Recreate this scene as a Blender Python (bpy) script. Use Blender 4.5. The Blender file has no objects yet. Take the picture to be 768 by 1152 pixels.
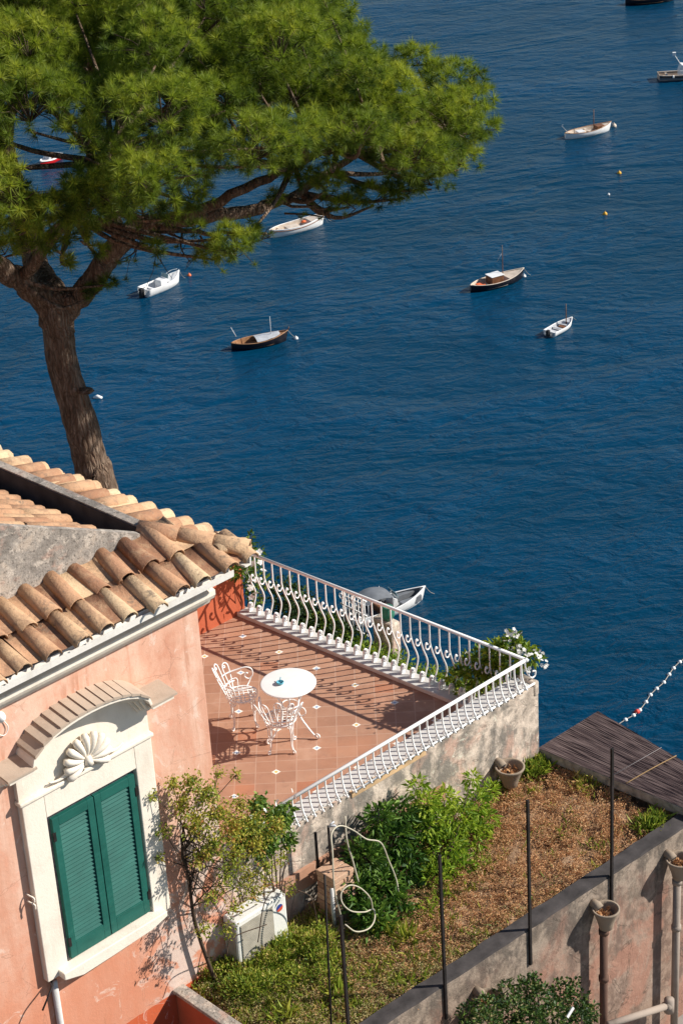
import bpy, math, random
import numpy as np
from mathutils import Vector, Matrix
R = math.radians
C = bpy.context.scene.collection
scn = bpy.context.scene
rs = np.random.RandomState(7)
random.seed(7)

# ------------------------------------------------------------------ camera frame (house axes: x along facade, y away from it, z up, terrace floor z=0)
FPX, PITCH, ROLL, CH = 2400.0, R(27.5), R(3.6), 14.0
OR = np.array([-15.86, -14.12, CH])
TH = R(42.5)
def to_h(v):
    U = np.array([math.cos(TH), math.sin(TH), 0]); N = np.array([U[1], -U[0], 0]); v = np.array(v, float)
    return np.array([v @ U, -(v @ N), v[2]])
_c, _s = math.cos(ROLL), math.sin(ROLL)
_r = np.array([1, 0, 0.]); _fw = np.array([0, math.cos(PITCH), -math.sin(PITCH)]); _up = np.array([0, math.sin(PITCH), math.cos(PITCH)])
IX, IY, FW = to_h(_c*_r - _s*_up), to_h(_s*_r + _c*_up), to_h(_fw)
RIGHT, FWD = to_h([1, 0, 0]), to_h([0, 1, 0])
def ray(x, y): return FW + (x-384)/FPX*IX + (576-y)/FPX*IY
def Pz(x, y, z): d = ray(x, y); return OR + d*(z-OR[2])/d[2]
def Pd(x, y, dd): d = ray(x, y); return OR + d*(dd-OR[1])/d[1]
def Pr(x, y, r): d = ray(x, y); return OR + d*r/math.hypot(d[0], d[1])

# ------------------------------------------------------------------ materials
class X:
    def __init__(s, nt, k): s.nt = nt; s.k = k
    def _m(s, op, *a):
        n = s.nt.nodes.new('ShaderNodeMath'); n.operation = op
        for i, q in enumerate((s,)+a):
            if isinstance(q, X): s.nt.links.new(q.k, n.inputs[i])
            else: n.inputs[i].default_value = q
        return X(s.nt, n.outputs[0])
    def __add__(s, o): return s._m('ADD', o)
    def __sub__(s, o): return s._m('SUBTRACT', o)
    def __mul__(s, o): return s._m('MULTIPLY', o)
    def __truediv__(s, o): return s._m('DIVIDE', o)
    def lt(s, o): return s._m('LESS_THAN', o)
    def gt(s, o): return s._m('GREATER_THAN', o)
    def abs(s): return s._m('ABSOLUTE')
    def round(s): return s._m('ROUND')
    def floor(s): return s._m('FLOOR')
    def mx(s, o): return s._m('MAXIMUM', o)
    def mn(s, o): return s._m('MINIMUM', o)
    def pw(s, o): return s._m('POWER', o)
    def step(s, a, b):
        n = s.nt.nodes.new('ShaderNodeMapRange'); n.interpolation_type = 'SMOOTHSTEP'
        s.nt.links.new(s.k, n.inputs[0]); n.inputs[1].default_value = a; n.inputs[2].default_value = b
        return X(s.nt, n.outputs[0])
def _set(nt, sock, v):
    if isinstance(v, X): nt.links.new(v.k, sock)
    elif hasattr(v, 'is_linked') or isinstance(v, bpy.types.NodeSocket): nt.links.new(v, sock)
    elif isinstance(v, (tuple, list)) and len(v) == 3 and sock.type == 'RGBA': sock.default_value = (*v, 1)
    else: sock.default_value = v
class M:
    def __init__(s, name, rough=.7, spec=.3):
        s.m = bpy.data.materials.new(name); s.m.use_nodes = True; s.nt = s.m.node_tree
        s.b = s.nt.nodes['Principled BSDF']; s.b.inputs['Roughness'].default_value = rough
        s.b.inputs['Specular IOR Level'].default_value = spec
        s.tc = s.nt.nodes.new('ShaderNodeTexCoord'); s.geo = s.nt.nodes.new('ShaderNodeNewGeometry')
        s.pos = s.geo.outputs['Position']
    def xyz(s, v=None):
        n = s.nt.nodes.new('ShaderNodeSeparateXYZ'); s.nt.links.new(v or s.pos, n.inputs[0])
        return [X(s.nt, o) for o in n.outputs]
    def vec(s, a, b, c):
        n = s.nt.nodes.new('ShaderNodeCombineXYZ')
        for i, q in enumerate((a, b, c)): _set(s.nt, n.inputs[i], q)
        return n.outputs[0]
    def obj(s): return s.tc.outputs['Object']
    def map(s, v, scale=(1, 1, 1), rot=(0, 0, 0)):
        n = s.nt.nodes.new('ShaderNodeMapping'); s.nt.links.new(v, n.inputs[0])
        n.inputs['Scale'].default_value = scale; n.inputs['Rotation'].default_value = rot
        return n.outputs[0]
    def noise(s, scale, detail=4, rough=.55, v=None, dist=0):
        n = s.nt.nodes.new('ShaderNodeTexNoise'); s.nt.links.new(v if v is not None else s.pos, n.inputs['Vector'])
        n.inputs['Scale'].default_value = scale; n.inputs['Detail'].default_value = detail
        n.inputs['Roughness'].default_value = rough; n.inputs['Distortion'].default_value = dist
        return X(s.nt, n.outputs['Fac'])
    def voro(s, scale, v=None, feature='F1'):
        n = s.nt.nodes.new('ShaderNodeTexVoronoi'); s.nt.links.new(v if v is not None else s.pos, n.inputs['Vector'])
        n.feature = feature; n.inputs['Scale'].default_value = scale
        return X(s.nt, n.outputs['Distance'])
    def white(s, v):
        n = s.nt.nodes.new('ShaderNodeTexWhiteNoise'); s.nt.links.new(v, n.inputs['Vector'])
        return X(s.nt, n.outputs['Value'])
    def attr(s, name='rnd'):
        n = s.nt.nodes.new('ShaderNodeAttribute'); n.attribute_name = name
        return X(s.nt, n.outputs['Fac'])
    def ramp(s, f, stops):
        n = s.nt.nodes.new('ShaderNodeValToRGB'); _set(s.nt, n.inputs[0], f)
        e = n.color_ramp.elements
        while len(e) < len(stops): e.new(.5)
        for q, (p, c) in zip(e, stops): q.position = p; q.color = (*c, 1)
        return n.outputs[0]
    def mix(s, f, a, b, mode='MIX'):
        n = s.nt.nodes.new('ShaderNodeMix'); n.data_type = 'RGBA'; n.blend_type = mode
        _set(s.nt, n.inputs[0], f); _set(s.nt, n.inputs[6], a); _set(s.nt, n.inputs[7], b)
        return n.outputs[2]
    def color(s, c): _set(s.nt, s.b.inputs['Base Color'], c); return s
    def rough(s, r): _set(s.nt, s.b.inputs['Roughness'], r); return s
    def bump(s, h, dist=.01, strength=.6):
        n = s.nt.nodes.new('ShaderNodeBump'); n.inputs['Distance'].default_value = dist; n.inputs['Strength'].default_value = strength
        _set(s.nt, n.inputs['Height'], h); s.nt.links.new(n.outputs[0], s.b.inputs['Normal']); return s
    def translucent(s, col, f=.3):
        t = s.nt.nodes.new('ShaderNodeBsdfTranslucent'); _set(s.nt, t.inputs[0], col)
        mx = s.nt.nodes.new('ShaderNodeMixShader'); mx.inputs[0].default_value = f
        s.nt.links.new(s.b.outputs[0], mx.inputs[1]); s.nt.links.new(t.outputs[0], mx.inputs[2])
        s.nt.links.new(mx.outputs[0], s.nt.nodes['Material Output'].inputs[0]); return s

def plain(name, col, rough=.6, var=.12, scale=6, spec=.3, metal=0):
    m = M(name, rough, spec); n = m.noise(scale, 5)
    lo = tuple(c*(1-var*1.6) for c in col); hi = tuple(min(1, c*(1+var)) for c in col)
    m.color(m.ramp(n, [(.3, lo), (.7, hi)])); m.b.inputs['Metallic'].default_value = metal
    m.bump(m.noise(scale*6, 3), .003, .3)
    return m.m

def make_facade():
    m = M('pink_stucco', .92, .1); x, y, z = m.xyz()
    big = m.noise(.9, 6, .6, dist=.6); mid = m.noise(3.2, 7, .65, dist=.4); streak = m.noise(2.2, 5, .6, v=m.map(m.pos, (2.2, 2.2, .35)))
    c1 = m.ramp(big*.5+streak*.5, [(.34, (.55, .235, .145)), (.48, (.64, .345, .24)), (.62, (.74, .49, .375))])
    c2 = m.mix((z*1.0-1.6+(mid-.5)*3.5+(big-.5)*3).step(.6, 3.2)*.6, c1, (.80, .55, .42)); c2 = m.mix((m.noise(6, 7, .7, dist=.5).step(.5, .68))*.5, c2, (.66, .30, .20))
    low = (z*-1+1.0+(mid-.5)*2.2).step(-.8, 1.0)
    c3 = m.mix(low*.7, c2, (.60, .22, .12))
    gray = m.noise(1.7, 6, .7, dist=1.0)
    gm = (gray.step(.47, .56))*((x+5.95).step(-.2, .3))*((z*-1+1.9).step(0, .5))
    c4 = m.mix(gm*.75, c3, (.66, .57, .50))
    dado = (z+.46+(mid-.5)*.04).lt(0)
    c5 = m.mix(dado, c4, m.mix(mid, (.50, .10, .04), (.60, .14, .06)))
    dirt = m.noise(14, 6, .7).step(.56, .72)
    c6 = m.mix(dirt*.3, c5, (.40, .23, .16))
    drip = m.noise(1, 6, .65, v=m.map(m.pos, (7, 7, .45)), dist=.3).step(.56, .66)*((m.noise(1.2, 3)).step(.42, .56))
    c6 = m.mix(drip*.58, c6, (.46, .20, .12))
    pale = m.noise(2.7, 8, .72, dist=1.2).step(.585, .635)
    c6 = m.mix(pale*.55, c6, (.76, .60, .50))
    cr = m.voro(1.1, v=m.map(m.pos, (1, 1, 1.3)), feature='DISTANCE_TO_EDGE')+(m.noise(5, 5)-.5)*.16
    c6 = m.mix((cr.abs().lt(.0035))*.35, c6, (.30, .15, .10))
    m.color(c6)
    m.bump(m.noise(30, 6, .7)*.6+mid*.8, .012, .5); return m.m
def make_plaster(name, base, dark, pink, pink_z=None, streaky=True):
    m = M(name, .95, .08); x, y, z = m.xyz()
    n1 = m.noise(1.3, 8, .65, dist=.8); n2 = m.noise(4.5, 8, .7, dist=.3)
    v = m.map(m.pos, (3.5, 3.5, .5)); st = m.noise(1.4, 6, .6, v=v)
    c = m.mix(n2.step(.38, .62), tuple(k*1.12 for k in base), tuple(k*.62 for k in base))
    c = m.mix(((n1*.6+n2*.4) if not streaky else (n1*.35+st*.4+n2*.25)).step(.475, .56)*.85, c, dark)
    pk = m.noise(1.9, 7, .65, dist=.5, v=m.map(m.pos, (1, 1, .7))).step(*((.46, .58) if pink_z is not None else (.53, .64)))
    if pink_z is not None: pk = (pk*.7+.3)*((z*-1+pink_z+(n1-.5)*2.2).step(-.3, .6))
    c = m.mix(pk*.7, c, pink)
    c = m.mix(m.noise(22, 5, .7).step(.6, .72)*.4, c, tuple(k*.5 for k in dark))
    cr = m.voro(1.3, feature='DISTANCE_TO_EDGE')+(m.noise(5, 5)-.5)*.2
    c = m.mix(cr.abs().lt(.006)*.45, c, tuple(k*.45 for k in dark))
    c = m.mix(m.noise(5.5, 8, .75, dist=1.4).step(.60, .645)*.6, c, tuple(min(.8, k*1.45) for k in base))
    m.color(c); m.bump(m.noise(18, 7, .7)+n2*.8, .02, .6); return m.m
def make_concrete():
    m = M('weathered_concrete', .95, .08)
    n1 = m.noise(2.6, 8, .7, dist=.6); n2 = m.noise(9, 7, .7)
    c = m.ramp(n1, [(.34, (.20, .175, .15)), (.5, (.34, .30, .26)), (.62, (.50, .41, .33))])
    c = m.mix(n2.step(.52, .62)*.8, c, (.58, .50, .42)); c = m.mix(m.noise(24, 5, .75).step(.53, .62)*.75, c, (.12, .105, .09))
    c = m.mix(m.noise(3.5, 5, .6, v=m.map(m.pos, (1, 1, 1.6))).step(.56, .68)*.5, c, (.55, .33, .25))
    m.color(c); m.bump(m.noise(40, 6, .75)+n2, .015, .7); return m.m
def make_tiles():
    m = M('clay_roof_tile', .9, .12); a = m.attr()
    c = m.ramp(a, [(0, (.27, .135, .08)), (.25, (.41, .215, .125)), (.5, (.53, .31, .18)), (.75, (.60, .40, .235)), (1, (.68, .52, .33))])
    n = m.noise(7, 7, .7, dist=.4); n2 = m.noise(26, 6, .75)
    c = m.mix(n.step(.45, .68)*.5, c, (.56, .37, .22)); c = m.mix(m.noise(4.3, 6, .7, dist=.6).step(.5, .66)*.55, c, (.27, .155, .10))
    c = m.mix((m.noise(3.1, 7, .7).step(.55, .66))*(n2.step(.38, .56))*.85, c, (.17, .135, .10))
    c = m.mix(n2.step(.53, .66)*.55, c, (.23, .16, .115))
    c = m.mix(m.noise(11, 6, .7).step(.64, .74)*.6, c, (.74, .66, .50))
    m.color(c); m.bump(n2+n*1.2, .016, .8); return m.m
def make_floor():
    m = M('terracotta_floor', .55, .3); x, y, z = m.xyz()
    a = (x+.79+(y-2.28)*.062)/.65; b = (y-2.28)/.645
    p = (a+b)*2; q = (a-b)*2
    rnd = m.white(m.vec(p.floor(), q.floor(), .5)); rnd2 = m.white(m.vec(p.floor(), q.floor(), 3.5))
    n = m.noise(5, 7, .65)
    c = m.ramp(rnd*.30+n*.55+.06, [(.1, (.29, .15, .095)), (.4, (.385, .20, .128)), (.62, (.43, .24, .157)), (.9, (.50, .30, .21))])
    c = m.mix(rnd2.gt(.97)*.55, c, (.42, .15, .075))
    c = m.mix(m.noise(2, 6, .65).step(.5, .7)*.4, c, (.58, .37, .27))
    g = ((p-p.round()).abs()).mn((q-q.round()).abs()).lt(.025)
    c = m.mix(g*.5, c, (.56, .39, .30)); c = m.mix(m.noise(7, 7, .7, dist=.5).step(.56, .68)*.35, c, (.26, .15, .11)); c = m.mix(m.noise(1.3, 5, .6).step(.5, .66)*.3, c, (.56, .25, .14))
    ia = (a-a.round()).abs(); ib = (b-b.round()).abs(); ii = ia.mx(ib)
    par = ((a.round()+b.round())*.5); par = (par-par.round()).abs().gt(.25)
    core = m.mix(par, (.70, .45, .12), (.34, .45, .62))
    ins = m.mix((ii-.036).abs().lt(.008), m.mix(ii.lt(.03), (.80, .76, .68), core), (.85, .82, .76))
    c = m.mix(ii.lt(.058), c, ins)
    m.color(c); m.bump(m.noise(60, 4, .6)*.4-g*.5, .004, .4)
    return m.m
def make_wood_mat():
    m = M('dark_reed', .75, .2); x, y, z = m.xyz()
    n = m.noise(1, 5, .6, v=m.map(m.pos, (70, 2.2, 1)))
    n2 = m.noise(1, 5, .6, v=m.map(m.pos, (14, 1.4, 1)))
    c = m.ramp(n*.7+n2*.4, [(.36, (.028, .018, .02)), (.52, (.075, .050, .048)), (.68, (.16, .115, .105))])
    m.color(c); m.bump(n, .01, .6); return m.m
def make_bark():
    m = M('pine_bark', .95, .08)
    v = m.map(m.pos, (9, 9, 2.0)); n = m.noise(1.2, 8, .72, v=v, dist=1.4); wv = m.nt.nodes.new('ShaderNodeVectorMath'); wv.operation = 'ADD'; nz = m.nt.nodes.new('ShaderNodeTexNoise'); nz.inputs['Scale'].default_value = 2.5; m.nt.links.new(m.map(m.pos, (11, 11, 2.6)), wv.inputs[0]); m.nt.links.new(nz.outputs['Color'], wv.inputs[1]); m.nt.links.new(m.pos, nz.inputs['Vector']); vr = m.voro(1.5, v=wv.outputs[0], feature='DISTANCE_TO_EDGE')
    c = m.ramp(n, [(.32, (.065, .040, .028)), (.48, (.155, .103, .072)), (.66, (.31, .235, .178))])
    c = m.mix((vr*-1+.16).step(.04, .16)*.5, c, (.06, .04, .028))
    m.color(c); m.bump(n*.8+vr.mn(.3)*2, .05, .9); return m.m
def make_leaf(name, stops, tr=.3, rough=.55):
    m = M(name, rough, .35); a = m.attr(); c = m.ramp(a, stops); m.color(c)
    m.translucent(c, tr); return m.m
def make_sea():
    m = M('sea_water', .25, .26)
    m.b.inputs['IOR'].default_value = 1.33
    def wv(sx, sy, a): return m.map(m.map(m.pos, rot=(0, 0, TH+R(a))), (sx, sy, .2))
    n1 = m.noise(1, 3, .5, v=wv(.08, .13, 12), dist=.5); n2 = m.noise(1, 4, .6, v=wv(.36, .66, -8), dist=.6); n3 = m.noise(1, 3, .6, v=wv(1.1, 1.9, 16), dist=.4)
    big = m.noise(1, 4, .6, v=wv(.006, .022, 6), dist=.8); patch = m.noise(1, 4, .6, v=wv(.02, .05, -10), dist=1.0).step(.36, .64)
    m.color(m.ramp(big*.7+patch*.3, [(.25, (.0003, .031, .065)), (.75, (.0005, .043, .100))]))
    m.bump((n1*1.2+n2*.80+n3*.15)*(patch*.5+.65), 1.0, .58); return m.m
def make_soil():
    m = M('dry_soil', .98, .05); n = m.noise(3, 8, .7); n2 = m.noise(22, 6, .7)
    c = m.ramp(n*.6+n2*.4, [(.35, (.17, .10, .06)), (.5, (.34, .21, .125)), (.65, (.48, .32, .195))])
    m.color(c); m.bump(n2+n, .04, .8); return m.m
def make_shutter():
    m = M('green_shutter_paint', .5, .35); n = m.noise(4, 6, .65); n2 = m.noise(1, 5, .6, v=m.map(m.pos, (3, 3, 22)))
    c = m.ramp(n*.6+n2*.4, [(.35, (.008, .082, .064)), (.6, (.014, .115, .090)), (.75, (.04, .165, .135))])
    m.color(c); m.bump(n2, .003, .3); return m.m
def make_white(name='white_iron', col=(.86, .85, .82), rust=.16):
    m = M(name, .45, .4); n = m.noise(9, 6, .7)
    c = m.mix(n.step(.62, .75)*rust*2, col, (.48, .33, .22)); c = m.mix(m.noise(3, 5).step(.4, .7)*.25, c, tuple(k*.8 for k in col))
    m.color(c); return m.m
def make_stone(name, col, dk):
    m = M(name, .85, .15); n = m.noise(3, 7, .65, dist=.3); st = m.noise(1.5, 5, .6, v=m.map(m.pos, (4, 4, .6)))
    c = m.mix((n*.5+st*.5).step(.47, .66)*.6, col, dk); c = m.mix(m.noise(16, 6, .7).step(.62, .75)*.4, c, tuple(k*.6 for k in dk))
    m.color(c); m.bump(m.noise(40, 5, .7)+n, .006, .5); return m.m
def make_brick():
    m = M('old_brick', .95, .08); n = m.noise(6, 7, .7); a = m.attr()
    c = m.ramp(a*.6+n*.4, [(.25, (.30, .17, .11)), (.5, (.48, .29, .19)), (.75, (.60, .42, .29))])
    c = m.mix(m.noise(20, 5).step(.58, .7)*.5, c, (.62, .52, .42)); m.color(c); m.bump(m.noise(40, 5, .7), .012, .6); return m.m

MT = dict(
    facade=make_facade(), terrace_wall=make_plaster('stained_plaster', (.64, .53, .43), (.20, .18, .155), (.60, .38, .29)),
    garden_wall=make_plaster('grey_pink_render', (.30, .238, .187), (.125, .105, .088), (.40, .20, .14), pink_z=-.85),
    concrete=make_concrete(), tile=make_tiles(), floor=make_floor(), reed=make_wood_mat(), bark=make_bark(), sea=make_sea(),
    soil=make_soil(), shutter=make_shutter(), white=make_white(), cream=make_stone('cream_stucco', (.80, .72, .61), (.62, .53, .43)),
    slab=make_stone('tan_slab', (.45, .355, .275), (.33, .25, .19)), marble=make_stone('grey_marble', (.56, .54, .51), (.38, .36, .35)),
    red=make_stone('red_wall_paint', (.50, .125, .06), (.40, .09, .04)), brick=make_brick(),
    bitumen_shade=plain('bitumen_and_shade', (.062, .054, .052), .9, .3, 5), mortar=plain('grey_mortar', (.34, .30, .26), .95, .3, 12),
    iron=plain('rusty_black_iron', (.018, .014, .013), .7, .4, 12), clay=make_stone('pale_clay', (.30, .235, .175), (.17, .13, .095)),
    zinc=make_stone('white_gutter', (.76, .72, .66), (.60, .55, .48)), dark=plain('hole_shade', (.03, .03, .035), .9, .2), frame=plain('grey_frame', (.16, .16, .18), .8, .3, 20),
    acw=make_stone('white_casing', (.70, .69, .64), (.56, .53, .46)), acg=plain('beige_grille', (.36, .33, .27), .6, .15, 8),
    blue=plain('blue_print', (.03, .06, .25), .5, .05), redp=plain('red_print', (.60, .08, .03), .5, .05),
    pipe_dark=make_stone('rusty_pipe', (.13, .075, .055), (.07, .045, .035)), hose=plain('cream_hose', (.50, .45, .34), .55, .12, 8), pipe=make_stone('old_pipe', (.33, .27, .225), (.19, .15, .12)),
    cliff=make_plaster('cliff_rock', (.30, .27, .22), (.13, .13, .09), (.24, .22, .12)),
    hullw=plain('white_hull', (.78, .77, .75), .35, .06, 2), hulln=plain('navy_hull', (.010, .010, .016), .35, .2, 2), hullr=plain('red_hull', (.60, .015, .02), .4, .08, 2),
    hullg=plain('grey_hull', (.17, .18, .20), .4, .1, 2), wood=plain('varnished_wood', (.38, .20, .10), .45, .2, 3), deck=plain('cream_deck', (.62, .52, .42), .6, .12, 2),
    brown=plain('brown_wood', (.20, .085, .04), .5, .2, 3), tarp=plain('pale_tarp', (.50, .51, .53), .6, .12, 2), tarpg=plain('grey_canvas', (.16, .17, .185), .8, .12, 2),
    blackp=plain('black_rubber', (.02, .02, .022), .6, .2, 3), orange=plain('orange_plastic', (.75, .16, .05), .5, .05), yellow=plain('yellow_plastic', (.70, .36, .03), .5, .05),
    whitep=plain('white_plastic', (.80, .79, .76), .45, .04), redbuoy=plain('red_plastic', (.62, .06, .04), .5, .05), rope=plain('rope', (.35, .32, .28), .9, .1),
    glassb=plain('blue_glass', (.10, .36, .46), .12, .2, 9, spec=.6), glassy=plain('windscreen_tint', (.20, .33, .36), .15, .1, 3, spec=.6), greenp=plain('green_glaze', (.04, .19, .13), .35, .15, 6),
    string=plain('pale_string', (.20, .18, .18), .9, .1), ochre=plain('ochre_string', (.30, .19, .09), .9, .15),
    ochrep=plain('ochre_plaster', (.60, .40, .22), .9, .2, 8), courtyard=make_stone('courtyard_concrete', (.30, .27, .24), (.20, .18, .16)),
    needle=make_leaf('pine_needle', [(0, (.024, .056, .009)), (.3, (.075, .125, .014)), (.6, (.22, .295, .022)), (1, (.44, .46, .042))], .46),
    vine=make_leaf('vine_leaf', [(0, (.09, .15, .018)), (.35, (.24, .30, .03)), (.7, (.45, .42, .055)), (.9, (.54, .40, .08)), (1, (.46, .20, .06))], .35),
    jasm=make_leaf('jasmine_leaf', [(0, (.04, .10, .014)), (.5, (.11, .20, .025)), (1, (.25, .33, .04))], .3),
    peach=make_leaf('lance_leaf', [(0, (.08, .17, .014)), (.5, (.23, .36, .025)), (1, (.42, .50, .05))], .38),
    darkl=make_leaf('dark_leaf', [(0, (.022, .06, .010)), (.5, (.065, .15, .018)), (1, (.17, .28, .035))], .25),
    shrub=make_leaf('shrub_leaf', [(0, (.016, .042, .007)), (.5, (.045, .10, .012)), (.8, (.13, .18, .03)), (1, (.32, .25, .12))], .2),
    hedge=make_leaf('hedge_leaf', [(0, (.04, .10, .01)), (.5, (.15, .24, .018)), (1, (.34, .40, .03))], .3),
    hedged=make_leaf('dark_hedge_leaf', [(0, (.010, .03, .008)), (.5, (.026, .06, .012)), (1, (.07, .12, .02))], .2),
    dry=make_leaf('dry_cover', [(0, (.26, .125, .06)), (.4, (.56, .30, .14)), (.7, (.70, .42, .205)), (.88, (.72, .53, .31)), (1, (.24, .25, .06))], .2, .9),
    weed=make_leaf('weed_leaf', [(0, (.11, .19, .022)), (.5, (.30, .38, .045)), (.8, (.50, .48, .08)), (1, (.56, .42, .15))], .4),
    petal=make_leaf('white_petal', [(0, (.74, .72, .66)), (1, (.85, .84, .80))], .2),
    twig=plain('twig', (.07, .045, .03), .9, .3, 9),
)

# ------------------------------------------------------------------ mesh builder
ORG = {}
class MB:
    def __init__(s): s.v = []; s.f = []; s.r = []; s.sm = []; s.mi = []; s.n = 0
    def add(s, v, f, rnd=.5, smooth=False, mi=0):
        v = np.asarray(v, float).reshape(-1, 3); s.v.append(v)
        for k in f: s.f.append(tuple(int(i)+s.n for i in k))
        m = len(f)
        s.r.extend([rnd]*m if np.isscalar(rnd) else list(rnd)); s.sm.extend([smooth]*m); s.mi.extend([mi]*m)
        s.n += len(v); return s
    def tris(s, v, nper, faces, rnd, mi=0):
        """many copies of a small polygon set: v (k,nper,3), faces per copy"""
        k = len(v); base = np.arange(k)*nper+s.n
        fl = []
        for fc in faces: fl.append(base[:, None]+np.array(fc)[None, :])
        for a in zip(*[x.tolist() for x in fl]):
            s.f.extend(tuple(q) for q in a)
        s.v.append(v.reshape(-1, 3)); s.n += k*nper
        s.r.extend(np.repeat(rnd, len(faces)).tolist()); s.sm.extend([False]*(k*len(faces))); s.mi.extend([mi]*(k*len(faces)))
        return s
    def box(s, x0, x1, y0, y1, z0, z1, **k):
        v = [(x, y, z) for x in (x0, x1) for y in (y0, y1) for z in (z0, z1)]
        return s.add(v, [(0, 1, 3, 2), (4, 6, 7, 5), (0, 4, 5, 1), (2, 3, 7, 6), (0, 2, 6, 4), (1, 5, 7, 3)], **k)
    def obox(s, c, ex, ey, ez, **k):
        c, ex, ey, ez = [np.array(q, float) for q in (c, ex, ey, ez)]
        v = [c+a*ex+b*ey+d*ez for a in (-1, 1) for b in (-1, 1) for d in (-1, 1)]
        return s.add(v, [(0, 1, 3, 2), (4, 6, 7, 5), (0, 4, 5, 1), (2, 3, 7, 6), (0, 2, 6, 4), (1, 5, 7, 3)], **k)
    def tube(s, path, rad, n=8, rnd=.5, mi=0, smooth=True, flat=1.0, cap=True):
        P = np.array(path, float); m = len(P); rad = np.full(m, rad, float) if np.isscalar(rad) else np.array(rad, float)
        T = np.gradient(P, axis=0); T /= (np.linalg.norm(T, axis=1)[:, None]+1e-12)
        a = np.array([0, 0, 1.]) if abs(T[0][2]) < .9 else np.array([1., 0, 0])
        nrm = np.cross(T[0], a); nrm /= np.linalg.norm(nrm); V = []
        for i in range(m):
            nrm = nrm-T[i]*(nrm@T[i]); nrm /= (np.linalg.norm(nrm)+1e-12); bi = np.cross(T[i], nrm)
            for k in range(n):
                t = 2*math.pi*k/n; V.append(P[i]+rad[i]*(math.cos(t)*nrm+flat*math.sin(t)*bi))
        F = [(i*n+k, i*n+(k+1) % n, (i+1)*n+(k+1) % n, (i+1)*n+k) for i in range(m-1) for k in range(n)]
        if cap: F += [tuple(range(n-1, -1, -1)), tuple(range((m-1)*n, m*n))]
        return s.add(V, F, rnd, smooth, mi)
    def lathe(s, prof, n=24, c=(0, 0, 0), rnd=.5, mi=0, smooth=True):
        V = []; c = np.array(c, float)
        for r, z in prof:
            for k in range(n):
                t = 2*math.pi*k/n; V.append(c+np.array([r*math.cos(t), r*math.sin(t), z]))
        m = len(prof)
        F = [(i*n+k, i*n+(k+1) % n, (i+1)*n+(k+1) % n, (i+1)*n+k) for i in range(m-1) for k in range(n)]
        if prof[0][0] > 1e-5: F.append(tuple(range(n-1, -1, -1)))
        if prof[-1][0] > 1e-5: F.append(tuple(range((m-1)*n, m*n)))
        return s.add(V, F, rnd, smooth, mi)
    def prism(s, poly, fn, a, b, **k):
        """poly: 2-D outline; fn(p,q,t) -> xyz; between t=a and t=b"""
        n = len(poly); v = [fn(p, q, a) for p, q in poly]+[fn(p, q, b) for p, q in poly]
        f = [tuple(range(n-1, -1, -1)), tuple(range(n, 2*n))]+[(i, (i+1) % n, n+(i+1) % n, n+i) for i in range(n)]
        return s.add(v, f, **k)
    def build(s, name, mats, parent=None, org=None, bevel=0, fixn=True):
        me = bpy.data.meshes.new(name)
        V = np.concatenate(s.v)
        if org is None: org = ORG.get(parent.name, np.zeros(3)) if parent is not None else np.zeros(3)
        V = V-np.array(org)
        L = np.array([len(f) for f in s.f]); st = np.concatenate([[0], np.cumsum(L)[:-1]])
        flat = np.fromiter((i for f in s.f for i in f), dtype=np.int32, count=int(L.sum()))
        me.vertices.add(len(V)); me.vertices.foreach_set('co', V.ravel().astype(np.float32))
        me.loops.add(len(flat)); me.loops.foreach_set('vertex_index', flat)
        me.polygons.add(len(L)); me.polygons.foreach_set('loop_start', st.astype(np.int32))
        me.polygons.foreach_set('use_smooth', np.array(s.sm, dtype=bool)); me.polygons.foreach_set('material_index', np.array(s.mi, dtype=np.int32))
        me.update(calc_edges=True); me.validate()
        at = me.attributes.new('rnd', 'FLOAT', 'FACE'); at.data.foreach_set('value', np.array(s.r, dtype=np.float32))
        for q in (mats if isinstance(mats, (list, tuple)) else [mats]): me.materials.append(q if not isinstance(q, str) else MT[q])
        if fixn and len(L) < 60000:
            import bmesh
            bm = bmesh.new(); bm.from_mesh(me); bmesh.ops.recalc_face_normals(bm, faces=bm.faces); bm.to_mesh(me); bm.free()
        o = bpy.data.objects.new(name, me); C.objects.link(o)
        if parent is not None: o.parent = parent; ORG[o.name] = np.array(org)
        else: o.location = tuple(org)
        if bevel:
            b = o.modifiers.new('bevel', 'BEVEL'); b.width = bevel; b.segments = 2; b.limit_method = 'ANGLE'
        return o
def tag(o, label, cat, group=None, kind=None):
    if label: o['label'] = label
    if cat: o['category'] = cat
    if group: o['group'] = group
    if kind: o['kind'] = kind
    return o
def thing(name, loc, label, cat, group=None, rz=0):
    o = bpy.data.objects.new(name, None); C.objects.link(o); o.location = tuple(loc); o.rotation_euler = (0, 0, rz); o.empty_display_size = .1
    ORG[o.name] = np.array(loc, float) if rz == 0 else np.zeros(3)
    return tag(o, label, cat, group)
def single(mb, name, mats, loc, label, cat, group=None, **k):
    return tag(mb.build(name, mats, org=loc, **k), label, cat, group)
def copy_tree(o, parent=None):
    c = o.copy(); C.objects.link(c)
    if parent is not None: c.parent = parent
    ORG[c.name] = ORG.get(o.name, np.zeros(3))
    for ch in list(o.children): copy_tree(ch, c)
    return c
def arc(c, r, a0, a1, n, f): return [f(c[0]+r*math.cos(R(a0+(a1-a0)*i/(n-1))), c[1]+r*math.sin(R(a0+(a1-a0)*i/(n-1)))) for i in range(n)]
def spiral(c, r0, r1, a0, a1, n, f):
    o = []
    for i in range(n):
        t = i/(n-1); r = r0+(r1-r0)*t; a = R(a0+(a1-a0)*t); o.append(f(c[0]+r*math.cos(a), c[1]+r*math.sin(a)))
    return o
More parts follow.
